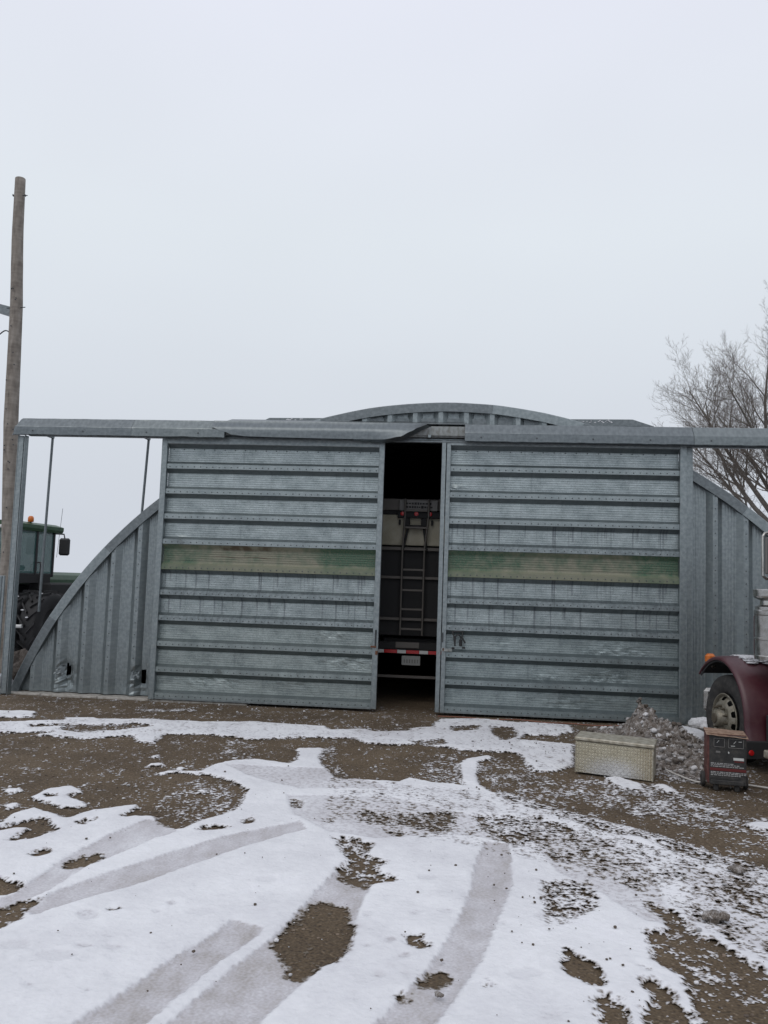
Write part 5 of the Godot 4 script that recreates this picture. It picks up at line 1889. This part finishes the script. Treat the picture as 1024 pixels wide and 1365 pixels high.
func make_yard_things() -> void:
	# tool box
	var t := thing("tool_box", "aluminium diamond plate truck tool box lying on the gravel before the snow pile", "tool box", Vector3(1.726, 0.0, 3.753), deg_to_rad(-16.4))
	t.rotation.z = deg_to_rad(-0.8)
	begin()
	box(Vector3(0, 0.175, -0.004), Vector3(0.815, 0.335, 0.39), 0.006)
	done("body", M.alu, t)
	begin()
	var pts := PackedVector3Array()
	var uvs := PackedVector2Array()
	for i in 13:
		for j in 7:
			var u := i / 12.0
			var v := j / 6.0
			pts.append(Vector3(-0.405 + 0.81 * u, 0.335 - 0.325 * v, 0.196 + 0.004 * noise_b.get_noise_2d(u * 3.0, v * 3.0)))
			uvs.append(Vector2(u, v))
	sheet(pts, 13, 7, uvs, {}, 0)
	var fm := mat(Color.WHITE, 0.45, 0.5)
	fm.albedo_texture = box_texture()
	var bump := diamond_bump()
	fm.heightmap_enabled = false
	fm.detail_enabled = false
	var big := Image.create(768, 320, false, Image.FORMAT_L8)
	var small := bump.get_image()
	small.clear_mipmaps()
	small.resize(64, 64, Image.INTERPOLATE_BILINEAR)
	for y in 5:
		for x in 12:
			big.blit_rect(small, Rect2i(0, 0, 64, 64), Vector2i(x * 64, y * 64))
	relief(fm, texture(big), 1.2)
	done("front_panel", fm, t)
	begin()
	box(Vector3(0, 0.365, 0.0), Vector3(0.835, 0.035, 0.425), 0.008)
	done("lid", M.alu, t)
	begin()
	box(Vector3(0.40, 0.16, 0.201), Vector3(0.012, 0.31, 0.008), 0.002)
	box(Vector3(-0.40, 0.16, 0.201), Vector3(0.012, 0.31, 0.008), 0.002)
	done("edge_trim", M.alu, t)

	# wheeled charger
	var c := thing("battery_charger", "red and black wheeled battery charger with two gauges beside the truck wheel", "battery charger", Vector3(2.755, 0.0, 4.17), deg_to_rad(-8.5))
	begin()
	box(Vector3(0, 0.315, 0), Vector3(0.375, 0.50, 0.26), 0.012)
	done("case", M.faded_red, c)
	begin()
	box(Vector3(0.008, 0.31, 0.128), Vector3(0.352, 0.49, 0.02), 0.006)
	done("front_panel", M.charger_black, c)
	begin()
	var cp := PackedVector3Array()
	for i in 8:
		for j in 6:
			var u := i / 7.0 - 0.5
			var v := j / 5.0
			cp.append(Vector3(u * 0.40, 0.585 - 0.028 * v * v - 0.018 * (u + 0.5) + 0.006 * noise_b.get_noise_2d(u * 4.0, v * 4.0), -0.14 + 0.31 * v))
	sheet(cp, 8, 6, PackedVector2Array(), {}, 0)
	box(Vector3(0, 0.566, 0), Vector3(0.372, 0.012, 0.25), 0.004)
	done("top_cover", M.cardboard, c)
	for g in [[-0.075, 0.10, 0.085], [0.085, 0.14, 0.09]]:
		var ga := part("gauge", c)
		begin()
		var w: float = g[1]
		var h: float = g[2]
		for e in [[0.0, h / 2, w, 0.007], [0.0, -h / 2, w, 0.007], [-w / 2, 0.0, 0.007, h], [w / 2, 0.0, 0.007, h]]:
			box(Vector3(g[0] + e[0], 0.48 + e[1], 0.142), Vector3(e[2], e[3], 0.008), 0.002)
		done("gauge_frame", M.gray_paint, ga)
		begin()
		box(Vector3(g[0], 0.48, 0.139), Vector3(w - 0.01, h - 0.01, 0.006), 0.001)
		done("gauge_face", M.black, ga)
		begin()
		box(Vector3(g[0] - 0.012, 0.49, 0.1435), Vector3(0.004, 0.035, 0.003), 0.001, Basis(Vector3.BACK, -0.7))
		if w > 0.12:
			box(Vector3(g[0] + 0.04, 0.50, 0.1435), Vector3(0.03, 0.006, 0.003), 0.001)
			box(Vector3(g[0] - 0.03, 0.455, 0.1435), Vector3(0.04, 0.006, 0.003), 0.001)
		done("needle", M.plate, ga)
	begin()
	box(Vector3(-0.085, 0.385, 0.14), Vector3(0.045, 0.022, 0.008), 0.003)
	done("switch", M.gray_paint, c)
	begin()
	box(Vector3(0.015, 0.385, 0.142), Vector3(0.012, 0.022, 0.012), 0.004)
	done("switch", M.plate, c)
	begin()
	box(Vector3(0.11, 0.325, 0.1395), Vector3(0.10, 0.026, 0.004), 0.001)
	done("name_badge", M.plate, c)
	begin()
	box(Vector3(0.115, 0.30, 0.1395), Vector3(0.09, 0.014, 0.004), 0.001)
	box(Vector3(0.008, 0.213, 0.1395), Vector3(0.345, 0.028, 0.004), 0.001)
	done("red_stripe", M.red_print, c)
	# lines of small print, too small to read
	begin()
	var lines := [[0.272, 0.20], [0.258, 0.25], [0.242, 0.31], [0.186, 0.33], [0.172, 0.33], [0.156, 0.28]]
	for l in lines:
		var x := -0.155
		while x < -0.155 + l[1]:
			var w := rng.randf_range(0.010, 0.035)
			box(Vector3(x + w / 2, l[0], 0.1392), Vector3(w, rng.randf_range(0.006, 0.009), 0.003), 0.0005)
			x += w + rng.randf_range(0.004, 0.009)
	stuff(done("small_print", M.white_print, c))
	begin()
	box(Vector3(0, 0.085, 0.03), Vector3(0.32, 0.05, 0.24), 0.008)
	box(Vector3(-0.03, 0.125, 0.139), Vector3(0.28, 0.03, 0.012), 0.004)
	box(Vector3(-0.1, 0.03, 0.09), Vector3(0.05, 0.07, 0.05), 0.008)
	box(Vector3(0.1, 0.03, 0.09), Vector3(0.05, 0.07, 0.05), 0.008)
	done("base", M.charger_black, c)
	for s in [-1, 1]:
		begin()
		tyre(Vector3(s * 0.205, 0.072, -0.06), Vector3(1, 0, 0), 0.075, 0.04, 0.4)
		lathe([Vector2(0.03, -0.02), Vector2(0.03, 0.02)], 12, frame_of(Vector3.UP, Vector3.RIGHT, Vector3.FORWARD, Vector3(s * 0.205, 0.072, -0.06)))
		done("wheel", M.rubber, c)

	make_pile()
	# lumps of clean snow and a stone
	for e in [["snow_chunk", Vector3(3.56, 0.07, 0.42), Vector3(0.17, 0.10, 0.13), 7.0, "rounded lump of white snow at the shed wall beside the truck wheel"], ["snow_chunk", Vector3(3.02, 0.05, 1.55), Vector3(0.32, 0.14, 0.34), 9.0, "smooth white snow heap between the dirty pile and the truck wheel"], ["snow_chunk", Vector3(-7.93, 0.02, -0.75), Vector3(0.19, 0.17, 0.16), 12.0, "white snow lump below the brown boulder"]]:
		begin()
		lump(e[1], e[2], e[3], 0.3, 16)
		tag(done(e[0], M.snow_lump), e[4], "snow chunk", "lumps of clean snow")
	begin()
	lump(Vector3(-7.78, 0.22, -1.05), Vector3(0.25, 0.34, 0.25), 4.0, 0.55, 8, true)
	tag(done("boulder", M.rock), "brown angular boulder behind the shed end below the tractor", "boulder")
	begin()
	lump(Vector3(-8.0, 0.08, -1.2), Vector3(0.16, 0.2, 0.2), 15.0, 0.5, 7, true)
	tag(done("boulder", M.rock), "small low brown stone beside the big boulder", "boulder")
	var clods := [[Vector3(1.58, 0.03, 7.78), 0.075, "dirty clod of snow at the edge of the bare gravel strip"], [Vector3(2.02, 0.03, 6.85), 0.06, "grey snow clod on the trodden snow nearest the toolbox side"], [Vector3(-0.06, 0.03, 9.02), 0.022, "small brown clod sunk alone in the clean snow between the tracks"]]
	for e in clods:
		begin()
		for k in 7:
			lump(e[0] + Vector3(rng.randf_range(-1, 1), rng.randf_range(-0.1, 0.2), rng.randf_range(-0.7, 0.7)) * e[1] * (1.0 if k > 0 else 0.0), Vector3(1, 0.6, 0.9) * e[1] * (0.8 if k == 0 else rng.randf_range(0.2, 0.5)), k * 3.1 + e[1] * 50.0, 0.5, 7)
		tag(done("snow_clod", M.dirty_snow), e[2], "clod", "dirty clods on the snow")
	# cords
	begin()
	var way := []
	for q in [[2.28, 2.9], [2.31, 3.3], [2.37, 3.6], [2.45, 3.85], [2.55, 4.0], [2.70, 3.86], [2.95, 3.95], [3.2, 4.1], [3.5, 4.15]]:
		way.append(Vector3(q[0], 0.012 + rise(q[0], q[1]) + 0.008, q[1]))
	tube(smooth_way(way, 6), [0.010], 6)
	tag(done("power_cable", M.white_cord), "pale cable running over the ground behind the charger", "cable")
	begin()
	way = []
	for q in [[-0.3, 0.42], [0.11, 0.40], [0.5, 0.5], [0.9, 0.43], [1.3, 0.58], [1.65, 0.52], [2.0, 0.62], [2.4, 0.55], [3.0, 0.7], [3.3, 0.75]]:
		way.append(Vector3(q[0], rise(q[0], q[1]) + 0.016, q[1]))
	tube(smooth_way(way, 6), [0.008], 6)
	tag(done("extension_cord", M.orange_cord), "reddish extension cord lying along the foot of the door", "cord")

func smooth_way(p: Array, n: int) -> Array:
	var out := []
	for i in p.size() - 1:
		var a: Vector3 = p[maxi(i - 1, 0)]
		var b: Vector3 = p[i]
		var c: Vector3 = p[i + 1]
		var d: Vector3 = p[mini(i + 2, p.size() - 1)]
		for k in n:
			out.append(b.cubic_interpolate(c, a, d, k / float(n)))
	out.append(p[-1])
	return out

func pile_height(x: float, z: float) -> float:
	var h := 0.0
	for g in [[2.44, 1.62, 0.37, 0.17, 0.24], [2.62, 1.85, 0.26, 0.34, 0.3], [2.85, 2.2, 0.20, 0.36, 0.4], [2.2, 1.35, 0.14, 0.40, 0.35], [2.62, 3.0, 0.15, 0.42, 0.5], [2.35, 2.5, 0.10, 0.4, 0.6], [2.9, 3.2, 0.07, 0.25, 0.4]]:
		h += g[2] * exp(-pow((x - g[0]) / g[3], 2.0) - pow((z - g[1]) / g[4], 2.0))
	var n := absf(noise_b.get_noise_2d(x * 4.2, z * 4.2)) * 0.10 + absf(noise_b.get_noise_2d(x * 11.0 + 9.0, z * 11.0)) * 0.05 + noise_b.get_noise_2d(x * 28.0, z * 28.0) * 0.012
	return h * (0.75 + n * 4.0) - 0.035 + n * 0.25

func make_pile() -> void:
	var t := thing("snow_pile", "ploughed pile of dirty crusted snow and gravel between tool box and truck", "snow pile")
	begin()
	var nx := 115
	var nz := 170
	var pts := PackedVector3Array()
	for i in nx:
		for j in nz:
			var x := 1.5 + i * 0.018
			var z := 0.8 + j * 0.018
			pts.append(Vector3(x + 0.02 * noise_b.get_noise_2d(x * 14.0, z * 14.0 + 7.0), pile_height(x, z), z))
	sheet(pts, nx, nz, PackedVector2Array(), {}, 0)
	done("mound", M.dirty_snow, t)
	begin()
	lump(Vector3.ZERO, Vector3(0.5, 0.40, 0.48), 6.0, 0.55, 7)
	st.generate_normals()
	var clod := st.commit()
	var xf: Array[Transform3D] = []
	var tint: Array[Color] = []
	var tries := 0
	while xf.size() < 1500 and tries < 40000:
		tries += 1
		var x := rng.randf_range(1.6, 3.4)
		var z := rng.randf_range(0.9, 3.8)
		var h := pile_height(x, z)
		if h < 0.0:
			continue
		var s := 0.014 + 0.075 * pow(rng.randf(), 4.0)
		xf.append(Transform3D(Basis.from_euler(Vector3(rng.randf(), rng.randf() * TAU, rng.randf())).scaled(Vector3(s, s * 0.8, s)), Vector3(x, h + s * 0.15, z)))
		var k := rng.randf()
		var clean := clampf(0.58 + 1.2 * noise_b.get_noise_2d(x * 3.2 + 5.0, z * 3.2) + 0.35 * (k - 0.5), 0.0, 1.0)
		tint.append(Color(0.085, 0.066, 0.05).lerp(Color(0.60, 0.595, 0.605), clean * clean * clampf(0.4 + k, 0.0, 1.0)))
	var mm := MultiMesh.new()
	mm.transform_format = MultiMesh.TRANSFORM_3D
	mm.use_colors = true
	mm.mesh = clod
	mm.instance_count = xf.size()
	for i in xf.size():
		mm.set_instance_transform(i, xf[i])
		mm.set_instance_color(i, tint[i])
	var o := MultiMeshInstance3D.new()
	o.multimesh = mm
	var m := mat(Color.WHITE, 0.95)
	m.vertex_color_use_as_albedo = true
	o.material_override = m
	o.name = "crumbled_lumps"
	stuff(o)
	t.add_child(o, true)
